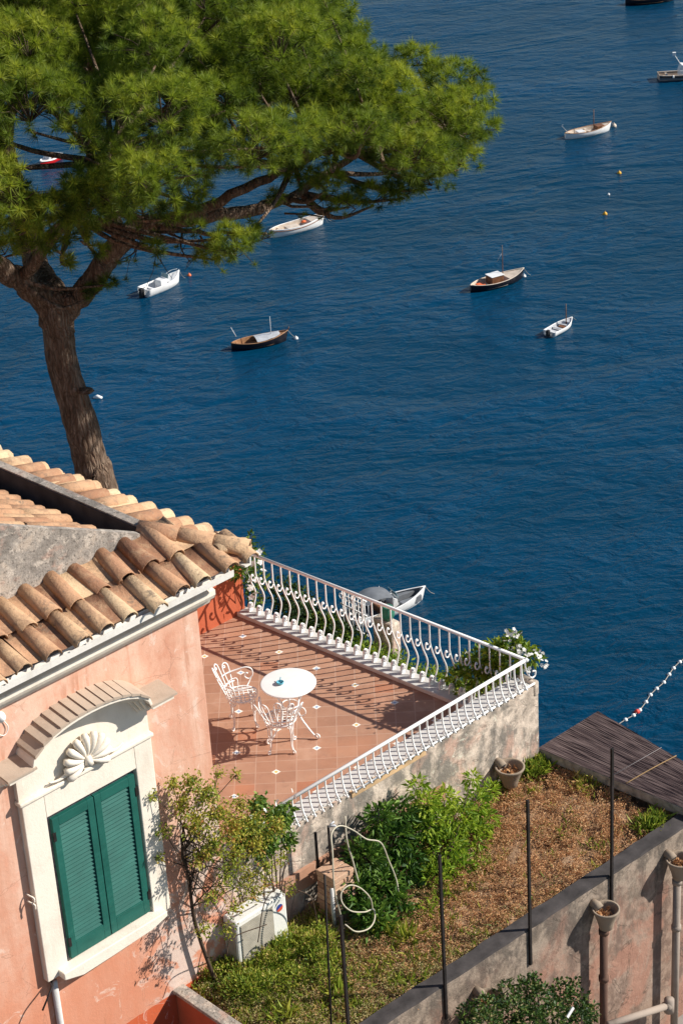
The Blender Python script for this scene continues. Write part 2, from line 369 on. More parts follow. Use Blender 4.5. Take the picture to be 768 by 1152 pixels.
def smooth(pts, n=6):
    P = np.array(pts, float); P = np.vstack([2*P[0]-P[1], P, 2*P[-1]-P[-2]]); out = []
    for i in range(1, len(P)-2):
        for k in range(n):
            t = k/n; a, b, c, d = P[i-1], P[i], P[i+1], P[i+2]
            out.append(.5*((2*b)+(-a+c)*t+(2*a-5*b+4*c-d)*t*t+(-a+3*b-3*c+d)*t**3))
    out.append(P[-2]); return np.array(out)

# ------------------------------------------------------------------ leaves
def unit(v): return v/(np.linalg.norm(v, axis=-1, keepdims=True)+1e-9)
def leaf_quads(mb, P, L, W, rnd, dirs=None, droop=.0, jitter=.35, mi=0):
    n = len(P)
    if n == 0: return
    d = unit(rs.normal(size=(n, 3))) if dirs is None else unit(dirs+rs.normal(size=(n, 3))*jitter)
    d[:, 2] -= droop; d = unit(d)
    a = unit(np.cross(d, unit(rs.normal(size=(n, 3))))); nn = np.cross(d, a)
    Ls = (L*(.6+.8*rs.rand(n)))[:, None]; Ws = Ls*(W/L)
    base = P; tip = P+d*Ls-np.array([0, 0, 1.])*Ls*.15; mid = P+d*Ls*.45+nn*Ls*.08
    v = np.stack([base, mid+a*Ws*.5, tip, mid-a*Ws*.5], 1)
    mb.tris(v, 4, [(0, 1, 2), (0, 2, 3)], rnd, mi)
def cloud(n, c, r, shell=.0):
    """n points in an ellipsoid (denser to the outside with shell)"""
    d = unit(rs.normal(size=(n, 3))); q = rs.rand(n)**(1/3.) if shell == 0 else (shell+(1-shell)*rs.rand(n))
    return np.array(c)+d*q[:, None]*np.array(r), d
def bush(mb, blobs, L, W, dens, droop=.1, bright=.5, spread=.28):
    for (c, r) in blobs:
        n = int(dens*(r[0]*r[1]*r[2])**(2/3.)); P, d = cloud(n, c, r, .45)
        br = np.clip(bright+rs.normal()*.10+spread*rs.normal(size=n), 0, 1)
        leaf_quads(mb, P, L, W, br, dirs=d+np.array([0, 0, .5]), droop=droop, jitter=.7)
def stems(mb, root, tips, r0=.012, wob=.06, n=5):
    for t in tips:
        m = (np.array(root)+np.array(t))/2+rs.normal(size=3)*wob
        mb.tube(smooth([root, m, t], n), np.linspace(r0, r0*.35, 2*n+1), 5)

# ================================================================== SETTING
SEA = -70.0
m = MB(); m.add([(-3000, -3000, SEA), (6000, -3000, SEA), (6000, 6000, SEA), (-3000, 6000, SEA)], [(0, 1, 2, 3)])
tag(m.build('sea', 'sea'), None, None, kind='structure')
# the hillside: drops away to the sea behind the terrace
m = MB(); nu, nv = 60, 60
V = []; us = np.linspace(-70, 70, nu); ss = np.concatenate([np.linspace(2, 21, 14), np.linspace(22.5, 75, nv-14)])
for s_ in ss:
    for t_ in us:
        p = OR+RIGHT*t_+FWD*s_
        lim = 21.5 if t_ < 8 else 19
        z = -4.2 if s_ < lim else -4.2-(s_-lim)*(1.15+.15*math.sin(t_*.7))-1.5
        if s_ < 9: z += (s_-9)*.8 if False else 0
        V.append((p[0], p[1], max(z+math.sin(t_*1.3+s_)*.25*(s_ > lim)*1.5, SEA-4)))
F = [(j*nu+i, j*nu+i+1, (j+1)*nu+i+1, (j+1)*nu+i) for j in range(len(ss)-1) for i in range(nu-1)]
m.add(V, F, smooth=True); tag(m.build('hillside', 'cliff'), None, None, kind='structure')

# terrace floor (structure) ------------------------------------------------------
def rail_u(d): return -.12-.08*d          # line of the sea-side railing
m = MB()
fl = [(-4.88, .05), (-.14, .02), (rail_u(4.66), 4.66), (-4.88, 4.66)]
m.prism(fl, lambda p, q, t: (p, q, t), -.25, 0.0)
tag(m.build('terrace_floor', 'floor'), None, None, kind='structure')

# garden soil ---------------------------------------------------------------
m = MB(); nx, ny = 60, 24; V = []
for j in range(ny+1):
    for i in range(nx+1):
        u = -5.6+5.75*i/nx; d = -1.95+(2.05)*j/ny
        V.append((u, d, -.565+.035*math.sin(u*5+d*3)+.03*math.sin(d*9-u*7)+rs.normal()*.02))
m.add(V, [(j*(nx+1)+i, j*(nx+1)+i+1, (j+1)*(nx+1)+i+1, (j+1)*(nx+1)+i) for j in range(ny) for i in range(nx)], smooth=True)
tag(m.build('garden_soil', 'soil'), None, None, kind='structure')
m = MB(); m.box(-7.5, 1.35, -7.5, -2.0, -4.3, -3.2); tag(m.build('courtyard_pavement', 'courtyard'), None, None, kind='structure')

# ================================================================== VILLA
villa = thing('villa', (-4.88, 0, -3.4), 'pink stucco villa with clay tile roof and green shuttered window', 'house')
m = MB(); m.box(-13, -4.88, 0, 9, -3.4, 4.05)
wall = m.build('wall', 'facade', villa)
# red painted return wall at the end of the terrace
m = MB(); m.box(-4.9, -.47, 4.66, 4.9, -.3, .82); o = m.build('return_wall', 'red', villa); o['label'] = 'red painted wall striped by the railing shadow'

# cornice under the eave
def sweep(mb, prof, u0, u1):   # prof: (d,z) outline swept along the facade
    mb.prism(prof, lambda p, q, t: (t, p, q), u0, u1)
m = MB()
sweep(m, [(.0, 3.80), (-.05, 3.805), (-.08, 3.86), (-.13, 3.89), (-.155, 3.935), (-.155, 3.985), (-.02, 4.03), (0, 4.03)], -13, -4.76)
m.build('cornice', 'cream', villa)
m = MB(); sweep(m, [(.0, 4.035), (-.27, 4.11), (-.27, 4.22), (0, 4.23)], -13, -4.72); m.build('soffit', 'cream', villa)
m = MB(); sweep(m, [(-.272, 4.145), (-.31, 4.14), (-.335, 4.155), (-.34, 4.225), (-.33, 4.225), (-.32, 4.165), (-.285, 4.17), (-.272, 4.225)], -13, -4.66)
m.build('gutter', 'zinc', villa)
m = MB(); m.prism([(-4.28, 4.10), (-4.20, 4.10), (-4.19, 4.24), (-4.205, 4.24), (-4.215, 4.12), (-4.28, 4.12)], lambda p, q, t: (p-.10-.065*max(0, t), t, q-.03-.034*max(0, t)), -.17, 9); m.build('gutter', 'zinc', villa)

# roof ----------------------------------------------------------------------
SL = .27; EZ = 4.26
def tile(mb, p, ex, ey, ez, Lt, r0, r1, sy=1.0, th=.013, rnd=.5, n=7):
    """half barrel tile: p = centre of the upper end, ey points down the slope, opens to -ez"""
    p, ex, ey, ez = [np.array(q, float) for q in (p, ex, ey, ez)]; V = []
    for (yy, r) in ((0, r0), (Lt*.5, (r0+r1)/2+.001), (Lt, r1)):
        for (dr) in (0, -th):
            for k in range(n):
                a = math.pi*(k/(n-1)); V.append(p+ey*yy+ex*(-(r+dr)*math.cos(a))+ez*((r+dr)*math.sin(a)*sy))
    F = []
    for j in range(2):
        b = j*2*n
        for k in range(n-1):
            F.append((b+k, b+k+1, b+2*n+k+1, b+2*n+k)); F.append((b+n+k, b+3*n+k, b+3*n+k+1, b+n+k+1))
        F += [(b, b+2*n, b+3*n, b+n), (b+n-1, b+2*n-1, b+4*n-1, b+3*n-1)]
    for b in (0, 4*n):
        for k in range(n-1): F.append((b+k, b+n+k, b+n+k+1, b+k+1))
    mb.add(V, F, rnd, True)
roofm = MB()
# solid deck below the tiles
A = (-13, -.27, EZ-.035); B_ = (-4.34, -.27, EZ-.035); Hh = (-4.95, .48, EZ+SL*.75-.035); D_ = (-13, .48, EZ+SL*.75-.035)
roofm.add([A, B_, Hh, D_], [(0, 1, 2, 3)])
s2 = .27
roofm.add([(-4.38, -.15, EZ-.06), (-4.97, 9, EZ-.29), (-5.02, 9, EZ-.22), (-4.95, .48, EZ+s2*.60-.06)], [(0, 1, 2, 3)])
roofm.add([(-5.22, .48, 4.40), (-5.22, 9, 3.68), (-13, 9, 3.68+.45*7.8), (-13, .48, 4.40+.45*7.8)], [(0, 1, 2, 3)])
roof = roofm.build('roof', 'mortar', villa)
tm = MB()
def jit(v, s=.012): return np.array(v)+rs.normal(size=3)*s
def basis(down):
    ey = np.array(down, float); ey /= np.linalg.norm(ey); ex = np.cross(ey, [0, 0, 1.]); ex /= np.linalg.norm(ex); return ex, ey, np.cross(ex, ey)
def wob(ey, ex, s=.02): e = ey+ex*rs.normal()*s; return e/np.linalg.norm(e)
# front slope
ex, ey, ez = basis((0, -1, -SL))
for k in range(28):
    u = -4.43-.295*k+rs.normal()*.008
    for row, (d0, Lt) in enumerate(((.10, .44), (.52, .46))):   # d of the upper end
        lim = -4.34-.78*(d0+.3)
        rn = np.clip(.5+rs.normal()*.24+(.18 if row == 0 else -.16), 0, 1)
        # pan between covers
        up = u+.147; rp = np.clip(.5+rs.normal()*.24, 0, 1)
        if up < lim+.30: tile(tm, jit((up, d0+.02, EZ+SL*(d0+.30)+.050+.012*row), .006), ex, wob(ey, ex), -ez, Lt+.02, .104, .112, .30, rnd=rp)
        if u < lim+.14 or row == 0: tile(tm, jit((u, d0-.03, EZ+SL*(d0+.27)+.016+.016*row), .013), ex, wob(ey, ex, .035), ez, Lt+rs.normal()*.015, .080+rs.normal()*.004, .097+rs.normal()*.005, .95, rnd=rn)
        if k >= 0 and row == 1: pass
# hip
hx, hy, hz = basis((.60, -.80, -.19))
for i, t in enumerate((.62, .31, 0.0)):
    p = np.array((-4.98, .50, 4.455))+(1-t/.62*1.0)*0
    q = np.array((-5.05, .60, 4.50))*(t/.62*.98)+np.array((-4.63, .05, 4.37))*(1-t/.62*.98)
    tile(tm, q, hx, wob(hy, hx), hz, .40, .10, .118, .95, rnd=[.30, .55, .7][i])
# side slope (towards the sea)
ex, ey, ez = basis((1, 0, -s2))
for k in range(34):
    d = -.10+.27*k+rs.normal()*.01
    for row, (u0, Lt) in enumerate(((max(-4.90, -4.68-.066*max(0, d)), .40), (-4.92, .42))):
        hipd = -.3+1.3*(-4.34-u0)
        if row == 1 and (d < hipd-.25 or d > 3.0): continue
        zz = EZ-.03+s2*(-4.30-u0)-.034*max(0, d)
        tile(tm, jit((u0, d+.135, zz+.06+.012*row), .006), ex, wob(ey, ex), -ez, Lt, .10, .105, .6, rnd=np.clip(.55+rs.normal()*.2, 0, 1))
        tile(tm, jit((u0+rs.normal()*.012, d, zz+.012+.012*row), .006), ex, wob(ey, ex), ez, Lt, .088, .105, .85, rnd=np.clip((.78 if row == 0 else .38)+rs.normal()*.17, 0, 1))
# upper roof
ex, ey, ez = basis((1, 0, -.45))
for k in range(30):
    d = .60+.215*k
    for row in range(8):
        u0 = -5.67-.40*row
        if u0 < -9: continue
        zz = 4.435+.45*(-5.24-u0)-.085*(d-.55)-.035
        tile(tm, jit((u0, d+.108, zz+.05+.010), .005), ex, wob(ey, ex), -ez, .46, .085, .09, .55, rnd=np.clip(.42+rs.normal()*.17, 0, 1), n=6)
        tile(tm, jit((u0+rs.normal()*.02, d, zz+.02+.012), .006), ex, wob(ey, ex), ez, .47, .080, .094, .85, rnd=np.clip(.40+rs.normal()*.16, 0, 1), n=6)
tm.build('roof_tiles', 'tile', roof)
# mortar along the hip, concrete gable, valley parapet
m = MB(); m.tube(smooth([(-5.02, .56, 4.40), (-4.80, .27, 4.375), (-4.60, .0, 4.33), (-4.46, -.16, 4.28)]), .085, 8); m.tube(smooth([(-5.0, .50, 4.43), (-4.95, .44, 4.45), (-4.8, .42, 4.45)]), .06, 7); m.build('hip_mortar', 'mortar', roof)
m = MB(); m.prism([(-5.12, 4.30), (-5.12, 4.53), (-5.3, 4.62), (-13, 4.62+.465*7.7), (-13, 4.3)], lambda p, q, t: (p, t, q), .455, .53)
m.build('gable_wall', 'concrete', roof)
m = MB(); m.prism([(-5.05, 3.6), (-5.045, 4.545), (-4.955, 4.55), (-4.945, 3.6)], lambda p, q, t: (p, t, q-.035*(t-.5)*(q > 4)), .52, 9); m.build('valley_parapet', 'concrete', roof)
m = MB(); m.prism([(-5.058, 3.6), (-5.056, 4.53), (-5.049, 4.53), (-5.051, 3.6)], lambda p, q, t: (p, t, q-.035*(t-.5)*(q > 4)), .54, 9); m.add([(-5.30, .535, 4.37), (-5.06, .535, 4.37), (-5.06, 9, 3.65), (-5.30, 9, 3.65)], [(0, 1, 2, 3)]); m.build('valley_shade_sheet', 'bitumen_shade', roof)  # dark sheet added to blacken the parapet's unlit inner face and valley floor

# window --------------------------------------------------------------------
win = MB(); WL, WR, WB, WT = -6.94, -5.865, .74, 2.46
win.box(-7.19, WL, -.075, .02, .66, 2.72).box(WR, -5.65, -.075, .02, .66, 2.72).box(WL, WR, -.075, .02, WT, 2.72)
window = win.build('window_surround', 'cream', villa, bevel=.008)
m = MB(); m.box(-7.22, -5.63, -.10, .0, 2.722, 2.765); m.build('lintel_moulding', 'cream', window, bevel=.012)
m = MB(); m.box(WL-.02, WR+.02, -.012, .005, WB-.02, WT+.01); m.build('recess', 'frame', window)
m = MB(); m.prism([(WL-.12, .655), (WL-.12, .735), (WR+.10, .735), (WR+.10, .675), (WR-.1, .62), (-6.45, .60), (WL+.1, .59)], lambda p, q, t: (p, t, q), -.17, .0); m.build('sill', 'cream', window, bevel=.01)
for (a, b) in ((WL+.055, -6.395), (-6.385, WR-.03)):
    s_ = MB(); f = .075; z0, z1 = WB+.02, WT-.055; y0, y1 = -.068, -.022
    s_.box(a, a+f, y0, y1, z0, z1).box(b-f, b, y0, y1, z0, z1).box(a+f, b-f, y0, y1, z1-.10, z1).box(a+f, b-f, y0, y1, z0, z0+.17)
    nl = 30
    for i in range(nl):
        zc = z0+.17+(z1-.10-z0-.17)*(i+.5)/nl
        s_.obox(((a+b)/2, -.044, zc), ((b-a)/2-f, 0, 0), (0, .0125, .0232), (0, -.003, .0015))
    sh = s_.build('shutter', 'shutter', window, bevel=.003)
    for zh in (z0+.2, z1-.2):
        h = MB(); h.box(a-.012 if a < -6.5 else b-.01, a+.02 if a < -6.5 else b+.022, -.075, -.06, zh-.05, zh+.05); h.build('hinge', 'iron', sh)
# pediment
def arcz(u):      # height of the arched cornice over the shoulders
    t = (u+6.43)/.70; return 3.145+(.305*math.sqrt(max(0, 1-abs(t)**2.1)) if abs(t) < 1 else 0)
tym = MB(); us_ = np.linspace(-7.14, -5.72, 40)
tym.prism([(-7.20, 2.766), (-5.65, 2.766), (-5.65, 3.13)]+[(u, arcz(u)-.02) for u in us_[::-1]]+[(-7.20, 3.13)], lambda p, q, t: (p, t, q), -.055, .01)
ped = tym.build('pediment', 'cream', villa)
cm = MB()
pts = [(-7.40, 3.145), (-7.13, 3.145)]+[(u, arcz(u)) for u in np.linspace(-7.125, -5.735, 34)]+[(-5.73, 3.145), (-5.47, 3.145)]
pts = [pts[0], pts[1]]+pts[3:-3]+[pts[-2], pts[-1]]
def band(mb, pts, dz0, dz1, dep, dep0=0.0):
    P = np.array(pts); T = np.gradient(P, axis=0); T /= np.linalg.norm(T, axis=1)[:, None]; Nn = np.stack([-T[:, 1], T[:, 0]], 1); Nn[:, 1] = np.abs(Nn[:, 1])
    lo = P+Nn*dz0; hi = P+Nn*dz1; V = []
    for a, b in zip(lo, hi): V += [(a[0], dep0, a[1]), (a[0], -dep, a[1]), (b[0], -dep-.0, b[1]), (b[0], dep0, b[1])]
    F = []
    for i in range(len(P)-1):
        o = 4*i
        for k in range(4): F.append((o+k, o+(k+1) % 4, o+4+(k+1) % 4, o+4+k))
    F += [(0, 1, 2, 3), tuple(4*(len(P)-1)+k for k in (3, 2, 1, 0))]
    mb.add(V, F)
band(cm, pts, -.10, -.068, .09); band(cm, pts, -.068, -.035, .14); band(cm, pts, -.035, .0, .20); band(cm, pts, .0, .035, .27)
cm.build('arched_cornice', 'cream', ped, bevel=.006)
sm_ = MB(); ub = np.concatenate([[-7.42, -7.10], np.linspace(-7.10, -5.76, 14)[1:], [-5.44]])
for i in range(len(ub)-1):
    a, b = ub[i], ub[i+1]; za, zb = arcz(a+.01)+.04, arcz(b-.01)+.04
    if i == 0 or i == len(ub)-2: za = zb = 3.185
    st = .012 if i not in (0, len(ub)-2) else 0
    up = .016 if a < -6.43 else 0
    V = [(a, .0, za+.035), (a, -.285, za), (b+.004, -.285, zb+.0), (b+.004, .0, zb+.035)]
    V += [(x_, y_, z_+.022+st*(1 if k in (0, 1) else -.2)) for k, (x_, y_, z_) in enumerate(V)]
    sm_.add(V, [(3, 2, 1, 0), (4, 5, 6, 7), (0, 1, 5, 4), (1, 2, 6, 5), (2, 3, 7, 6), (3, 0, 4, 7)])
sm_.build('cap_slabs', 'slab', ped)
m = MB(); c0 = np.array((-6.43, -.075, 2.86))
for i in range(11):
    a = R(-22+224*i/10); ln = .26+.03*math.sin(math.pi*i/10)
    d = np.array((math.cos(a), 0, math.sin(a))); tt = np.linspace(0, 1, 9)
    path = [c0+d*ln*t+np.array((0, -.055*math.sin(t*2.6), 0)) for t in tt]
    m.tube(path, [.012+.034*t if t < .93 else .030 for t in tt], 8)
m.tube([c0+(0, -.05, -.03), c0+(0, -.05, .05)], [.05, .03], 8)
for s_ in (-1, 1):
    m.tube(smooth([c0+(s_*.05, -.01, -.045), c0+(s_*.2, -.03, -.02), c0+(s_*.33, -.02, -.055), c0+(s_*.44, -.01, -.04)]), np.linspace(.03, .008, 19), 7)
m.build('shell', 'cream', ped)
m = MB()
for z in (1.72, 1.64): m.tube(smooth([(-7.24, -.0, z), (-7.24, -.05, z), (-7.22, -.09, z-.02), (-7.22, -.09, z-.07)]), .009, 6)
m.build('shutter_catch', 'cream', villa)
m = MB(); m.tube(smooth([(-7.14, .0, .62), (-7.16, -.1, .64), (-7.26, -.16, .60), (-7.36, -.17, .48)]), .010, 6); m.build('iron_hook', 'iron', villa)
m = MB(); m.tube([(-7.10, -.03, .60), (-7.09, -.03, -1.2)], .035, 8); m.build('drain_stub', 'marble', villa)
# wall lamp
L0 = np.array((-7.24, 0, 3.70)); o = thing('wall_lamp', L0, 'small round white lamp with wire on pink wall under the eave', 'lamp')
m = MB(); m.lathe([(.0, 0), (.055, 0), (.055, .02), (.045, .05), (.02, .075), (0, .08)], 16); V = np.concatenate(m.v); m.v = [np.stack([V[:, 0], -V[:, 2]-.001, V[:, 1]], 1)+L0]
m.build('lamp_globe', 'whitep', o)
m = MB(); m.tube(smooth([L0+(.03, -.01, -.04), L0+(.07, -.02, -.14), L0+(.02, -.02, -.20), L0+(-.05, -.015, -.14), L0+(-.02, -.01, -.02)]), .005, 5); m.build('wire', 'whitep', o)

# ================================================================== TERRACE WALLS AND RAILINGS
tw = thing('terrace_wall', (-2.4, .1, -4), 'stained pale plaster retaining wall under the near white railing', 'wall')
m = MB()
fd = lambda u: -.025*u-.01
m.prism([(-4.9, fd(-4.9)), (0, fd(0)), (0.0, .29), (-4.9, fd(-4.9)+.29)], lambda p, q, t: (p, q, t), -4, .575); m.build('wall', 'terrace_wall', tw)
m = MB(); m.prism([(-4.9, fd(-4.9)+.03), (-.02, fd(0)+.03), (-.02, .285), (-4.9, fd(-4.9)+.285)], lambda p, q, t: (p, q, t), .577, .60); m.build('coping', 'marble', tw)
m = MB(); m.prism([(-2.98, fd(-2.98)-.012), (-1.85, fd(-1.85)-.012), (-1.85, fd(-1.85)+.03), (-2.98, fd(-2.98)+.03)], lambda p, q, t: (p, q, t), .52, .588); m.build('coping_edge', 'ochrep', tw)
m = MB(); m.box(-.075, .012, -.02, .30, .44, .63); m.build('end_block', 'terrace_wall', tw, bevel=.02)
kb = thing('sea_wall', (-.3, 2.4, -4), 'low wall with grey marble kerb under the sea railing', 'wall')
m = MB(); m.prism([(rail_u(.3)-.13, .3), (rail_u(.3)+.1, .3), (rail_u(4.65)+.1, 4.65), (rail_u(4.65)-.13, 4.65)], lambda p, q, t: (p, q, t), .003, .062); m.build('kerb', 'marble', kb, bevel=.008)
m = MB(); m.prism([(rail_u(.3)-.02, .3), (rail_u(.3)+.12, .3), (rail_u(4.9)+.12, 4.9), (rail_u(4.9)-.02, 4.9)], lambda p, q, t: (p, q, t), -4, .0); m.build('wall', 'terrace_wall', kb)

def baluster_mesh():
    """local: x = outwards (sea), y = along the railing, z up from the kerb"""
    b = MB(); h = .87
    b.tube(smooth([(0, 0, h), (0, 0, h*.80), (.002, 0, h*.68), (.045, 0, h*.50), (.105, 0, h*.33), (.118, 0, h*.22), (.085, 0, h*.11), (.05, 0, .0)], 5), .0108, 6)
    b.tube(smooth([(.0, 0, h*.64), (-.035, 0, h*.605), (-.075, 0, h*.63), (-.088, 0, h*.69), (-.07, 0, h*.725), (-.05, 0, h*.70)], 4), .0100, 6)
    b.lathe([(0, -.016), (.013, -.009), (.016, 0), (.013, .009), (0, .016)], 8, (-.058, 0, h*.70))
    b.tube(spiral((.0, .095), .040, .012, -60, 430, 24, lambda p, q: (p, -.012, q)), .0085, 6)
    pl = [(-.04, 0), (-.04, .09)]+[(-.04+.04*(1-math.cos(R(a))), .09+.05*math.sin(R(a))) for a in range(15, 180, 15)]+[(.04, .09), (.04, 0)]
    b.prism(pl, lambda p, q, t: (p, t, q), -.006, .006)
    return b
br_u = (-.085-.0)
railing = thing('balcony_railing', (rail_u(2.4), 2.4, .06), 'long white wrought iron railing of bellied balusters along the seaward side', 'railing')
ang = math.atan(.08)
m = MB(); m.tube([(rail_u(.03), .03, .945), (rail_u(4.62), 4.62, .945)], .021, 8); m.build('top_rail', 'white', railing)
proto = None
for i in range(30):
    d = 4.53-.1515*i
    if i == 0:
        ob = baluster_mesh().build('baluster', 'white', org=(0, 0, 0)); ob.parent = railing; proto = ob
    else: ob = proto.copy(); C.objects.link(ob); ob.parent = railing
    ob.location = (rail_u(d)-rail_u(2.4), d-2.4, 0); ob.rotation_euler = (0, 0, ang)
railing2 = thing('balcony_railing', (-2.1, .05, .6), 'short white iron railing of curled balusters on top of the stained wall', 'railing')
m = MB(); fr_ = lambda u: .045-.012*u
m.tube([(-4.05, fr_(-4.05), .94), (-.16, fr_(-.16), .955)], .022, 8); m.lathe([(0, -.03), (.028, -.015), (.03, 0), (.028, .015), (0, .03)], 10, (-.14, fr_(0), .955)); m.build('top_rail', 'white', railing2)
m = MB(); m.tube([(-2.95, fr_(-2.9)-.05, .615), (-.05, fr_(-.1)-.05, .615)], .014, 6); m.build('bottom_rail', 'white', railing2)
m = MB(); m.tube([(-4.75, fr_(-4.7), .935), (-4.28, fr_(-4.3), .94)], .02, 8); m.build('top_rail', 'white', railing2)
def short_baluster():
    b = MB(); h = .345
    b.tube(smooth([(0, 0, h), (0, 0, h*.72), (0.0, -.012, h*.45), (0, -.045, h*.2), (0, -.075, h*.08), (0, -.085, .012)], 5), .0115, 6)
    b.tube(spiral((-.045, .05), .045, .012, -140, 240, 18, lambda p, q: (0, p, q)), .0095, 6)
    b.lathe([(0, -.016), (.015, -.008), (.017, 0), (.015, .008), (0, .016)], 8, (0, -.045, .05))
    return b
proto = None
for i in range(38):
    u = -.22-.1195*i
    if -4.27 < u < -4.08: pass
    if i == 0: ob = short_baluster().build('baluster', 'white', org=(0, 0, 0)); ob.parent = railing2; proto = ob
    else: ob = proto.copy(); C.objects.link(ob); ob.parent = railing2
    ob.location = (u+2.1, fr_(u)-.05, .0)
# end curl
m = MB(); P0 = np.array((-.16, fr_(0), .94)); m.tube(smooth([P0, P0+(.02, 0, -.12), P0+(.10, 0, -.26), P0+(.17, 0, -.27), P0+(.18, 0, -.21), P0+(.13, 0, -.19)]), .010, 6); m.build('end_scroll', 'white', railing2)

# ================================================================== FURNITURE
T0 = np.array((-2.04, 2.07, 0))
table = thing('garden_table', T0, 'round white garden table with curved iron legs on terracotta terrace', 'table')
m = MB(); m.lathe([(0, .70), (.315, .70), (.328, .704), (.331, .712), (.328, .72), (.315, .722), (0, .722)], 48, T0); m.build('tabletop', 'whitep', table)
for k in range(3):
    a = R(-68+120*k); d = np.array((math.cos(a), math.sin(a), 0)); z = np.array((0, 0, 1.))
    m = MB(); m.tube(smooth([T0+d*.20+z*.70, T0+d*.17+z*.60, T0+d*.10+z*.42, T0+d*.12+z*.28, T0+d*.22+z*.13, T0+d*.29+z*.05, T0+d*.33+z*.02]), .012, 7)
    m.tube([T0+d*.33+z*.045+(d*math.cos(t)+z*math.sin(t))*.028*(1-t/9) for t in np.linspace(-1.6, 4.4, 16)], .011, 6)
    m.tube([T0+d*.14+z*.36+(d*math.cos(t)+z*math.sin(t))*.06*(1-t/8) for t in np.linspace(-2.6, 3.4, 18)], .008, 6)
    m.build('leg', 'white', table)
m = MB(); m.tube([T0+(.10*math.cos(t), .10*math.sin(t), .42) for t in np.linspace(0, 6.283, 20)], .009, 6); m.build('ring', 'white', table)
A0 = T0+(-.085, .045, .7225)
m = MB(); m.lathe([(0, 0), (.03, .001), (.042, .012), (.046, .032), (.038, .034), (.033, .014), (0, .008)], 18, A0); m.tube([A0+(.02, .02, .03), A0+(.055, .05, .05)], .006, 5)
single(m, 'glass_ashtray', 'glassb', A0, 'small blue glass ashtray on the white table', 'ashtray')
def chair_parts(root):
    """local: sitter faces +y"""
    z = np.array((0, 0, 1.)); w = .0095
    m = MB(); m.tube([(.205*math.cos(t), .205*math.sin(t), .45) for t in np.linspace(0, 6.2832, 33)], .012, 6)
    m.tube([(.19*math.cos(t), .19*math.sin(t), .425) for t in np.linspace(0, 6.2832, 33)], .007, 5)
    for q in np.linspace(-.15, .15, 6):
        e = math.sqrt(.2**2-q*q); m.tube([(q, -e, .448), (q, e, .448)], .0055, 4); m.tube([(-e, q, .448), (e, q, .448)], .0055, 4)
    m.build('seat', 'white', root, org=(0, 0, 0))
    for sx in (-1, 1):
        for sy in (-1, 1):
            m = MB(); d = np.array((sx*.7071, sy*.7071, 0)); o2 = np.array((-sx*.02, sy*.02, 0))
            for of in (1, -1):
                m.tube(smooth([d*.19+o2*of+z*.44, d*.205+o2*of*.7+z*.30, d*.19+o2*of*.4+z*.14, d*.215+o2*of*.1+z*.03]), w*.85, 5)
            m.tube([d*.225+z*.03+(d*math.cos(t)+z*math.sin(t))*.022 for t in np.linspace(-3.6, 1.8, 12)], w, 5)
            m.tube([d*.16+z*.385+(d*math.cos(t)+z*math.sin(t))*.032*(1-t/10) for t in np.linspace(-3, 3, 12)], w*.7, 5)
            m.build('leg', 'white', root, org=(0, 0, 0))
    m = MB()
    for k in range(5):
        an = R(-90+(k-2)*30); hz = .90-.05*abs(k-2)**1.3; wd = .045
        er = np.array((math.cos(an), math.sin(an), 0)); et = np.array((-math.sin(an), math.cos(an), 0))
        def pt(x, t): return er*(.20+.15*t)+et*x+z*(.45+(hz-.45)*t)
        m.tube(smooth([pt(-.012, 0), pt(-wd*.7, .35), pt(-wd, .75), pt(-wd*.85, .93), pt(0, 1.0), pt(wd*.85, .93), pt(wd, .75), pt(wd*.7, .35), pt(.012, 0)], 5), w, 5)
        m.tube([pt(wd*.35+.022*math.cos(t)*(1-t/12), .86+.055*math.sin(t)*(1-t/12)) for t in np.linspace(0, 6.6, 16)], w*.75, 5)
    m.tube([(.235*math.cos(R(a)), .235*math.sin(R(a)), .535) for a in np.linspace(-165, -15, 16)], w, 5)
    m.build('backrest', 'white', root, org=(0, 0, 0))
    for sx in (-1, 1):
        m = MB()
        m.tube(smooth([(sx*.16, -.235, .66), (sx*.23, -.14, .665), (sx*.255, -.02, .68), (sx*.255, .10, .70), (sx*.25, .175, .665), (sx*.245, .185, .58), (sx*.24, .13, .53), (sx*.24, .08, .57), (sx*.24, .10, .62), (sx*.24, .125, .61)], 5), w, 6)
        m.tube(smooth([(sx*.245, .17, .56), (sx*.225, .13, .49), (sx*.18, .09, .45)]), w, 5)
        m.tube(smooth([(sx*.16, -.20, .46), (sx*.21, -.13, .55), (sx*.235, -.03, .56), (sx*.20, -.02, .47)]), w*.8, 5)
        m.build('armrest', 'white', root, org=(0, 0, 0))
def face(p, q): return math.atan2(q[1]-p[1], q[0]-p[0])-math.pi/2
c1 = np.array((-2.26, 2.68, 0)); c2 = np.array((-2.31, 1.95, 0))
lk = np.degrees(face(c2, T0))
ch = thing('garden_chair', c1, 'white wire garden chair with fan back facing right, nearer the house corner', 'chair', 'white wire chairs round the table')
ch.rotation_euler = (0, 0, R(-125)); ORG[ch.name] = np.zeros(3); chair_parts(ch); ch.scale = (.91, .91, .91)
ch2 = copy_tree(ch); ch2.location = tuple(c2); ch2.rotation_euler = (0, 0, R(-44)); ch2['label'] = 'white wire garden chair with its back to the near railing, in front of the table'

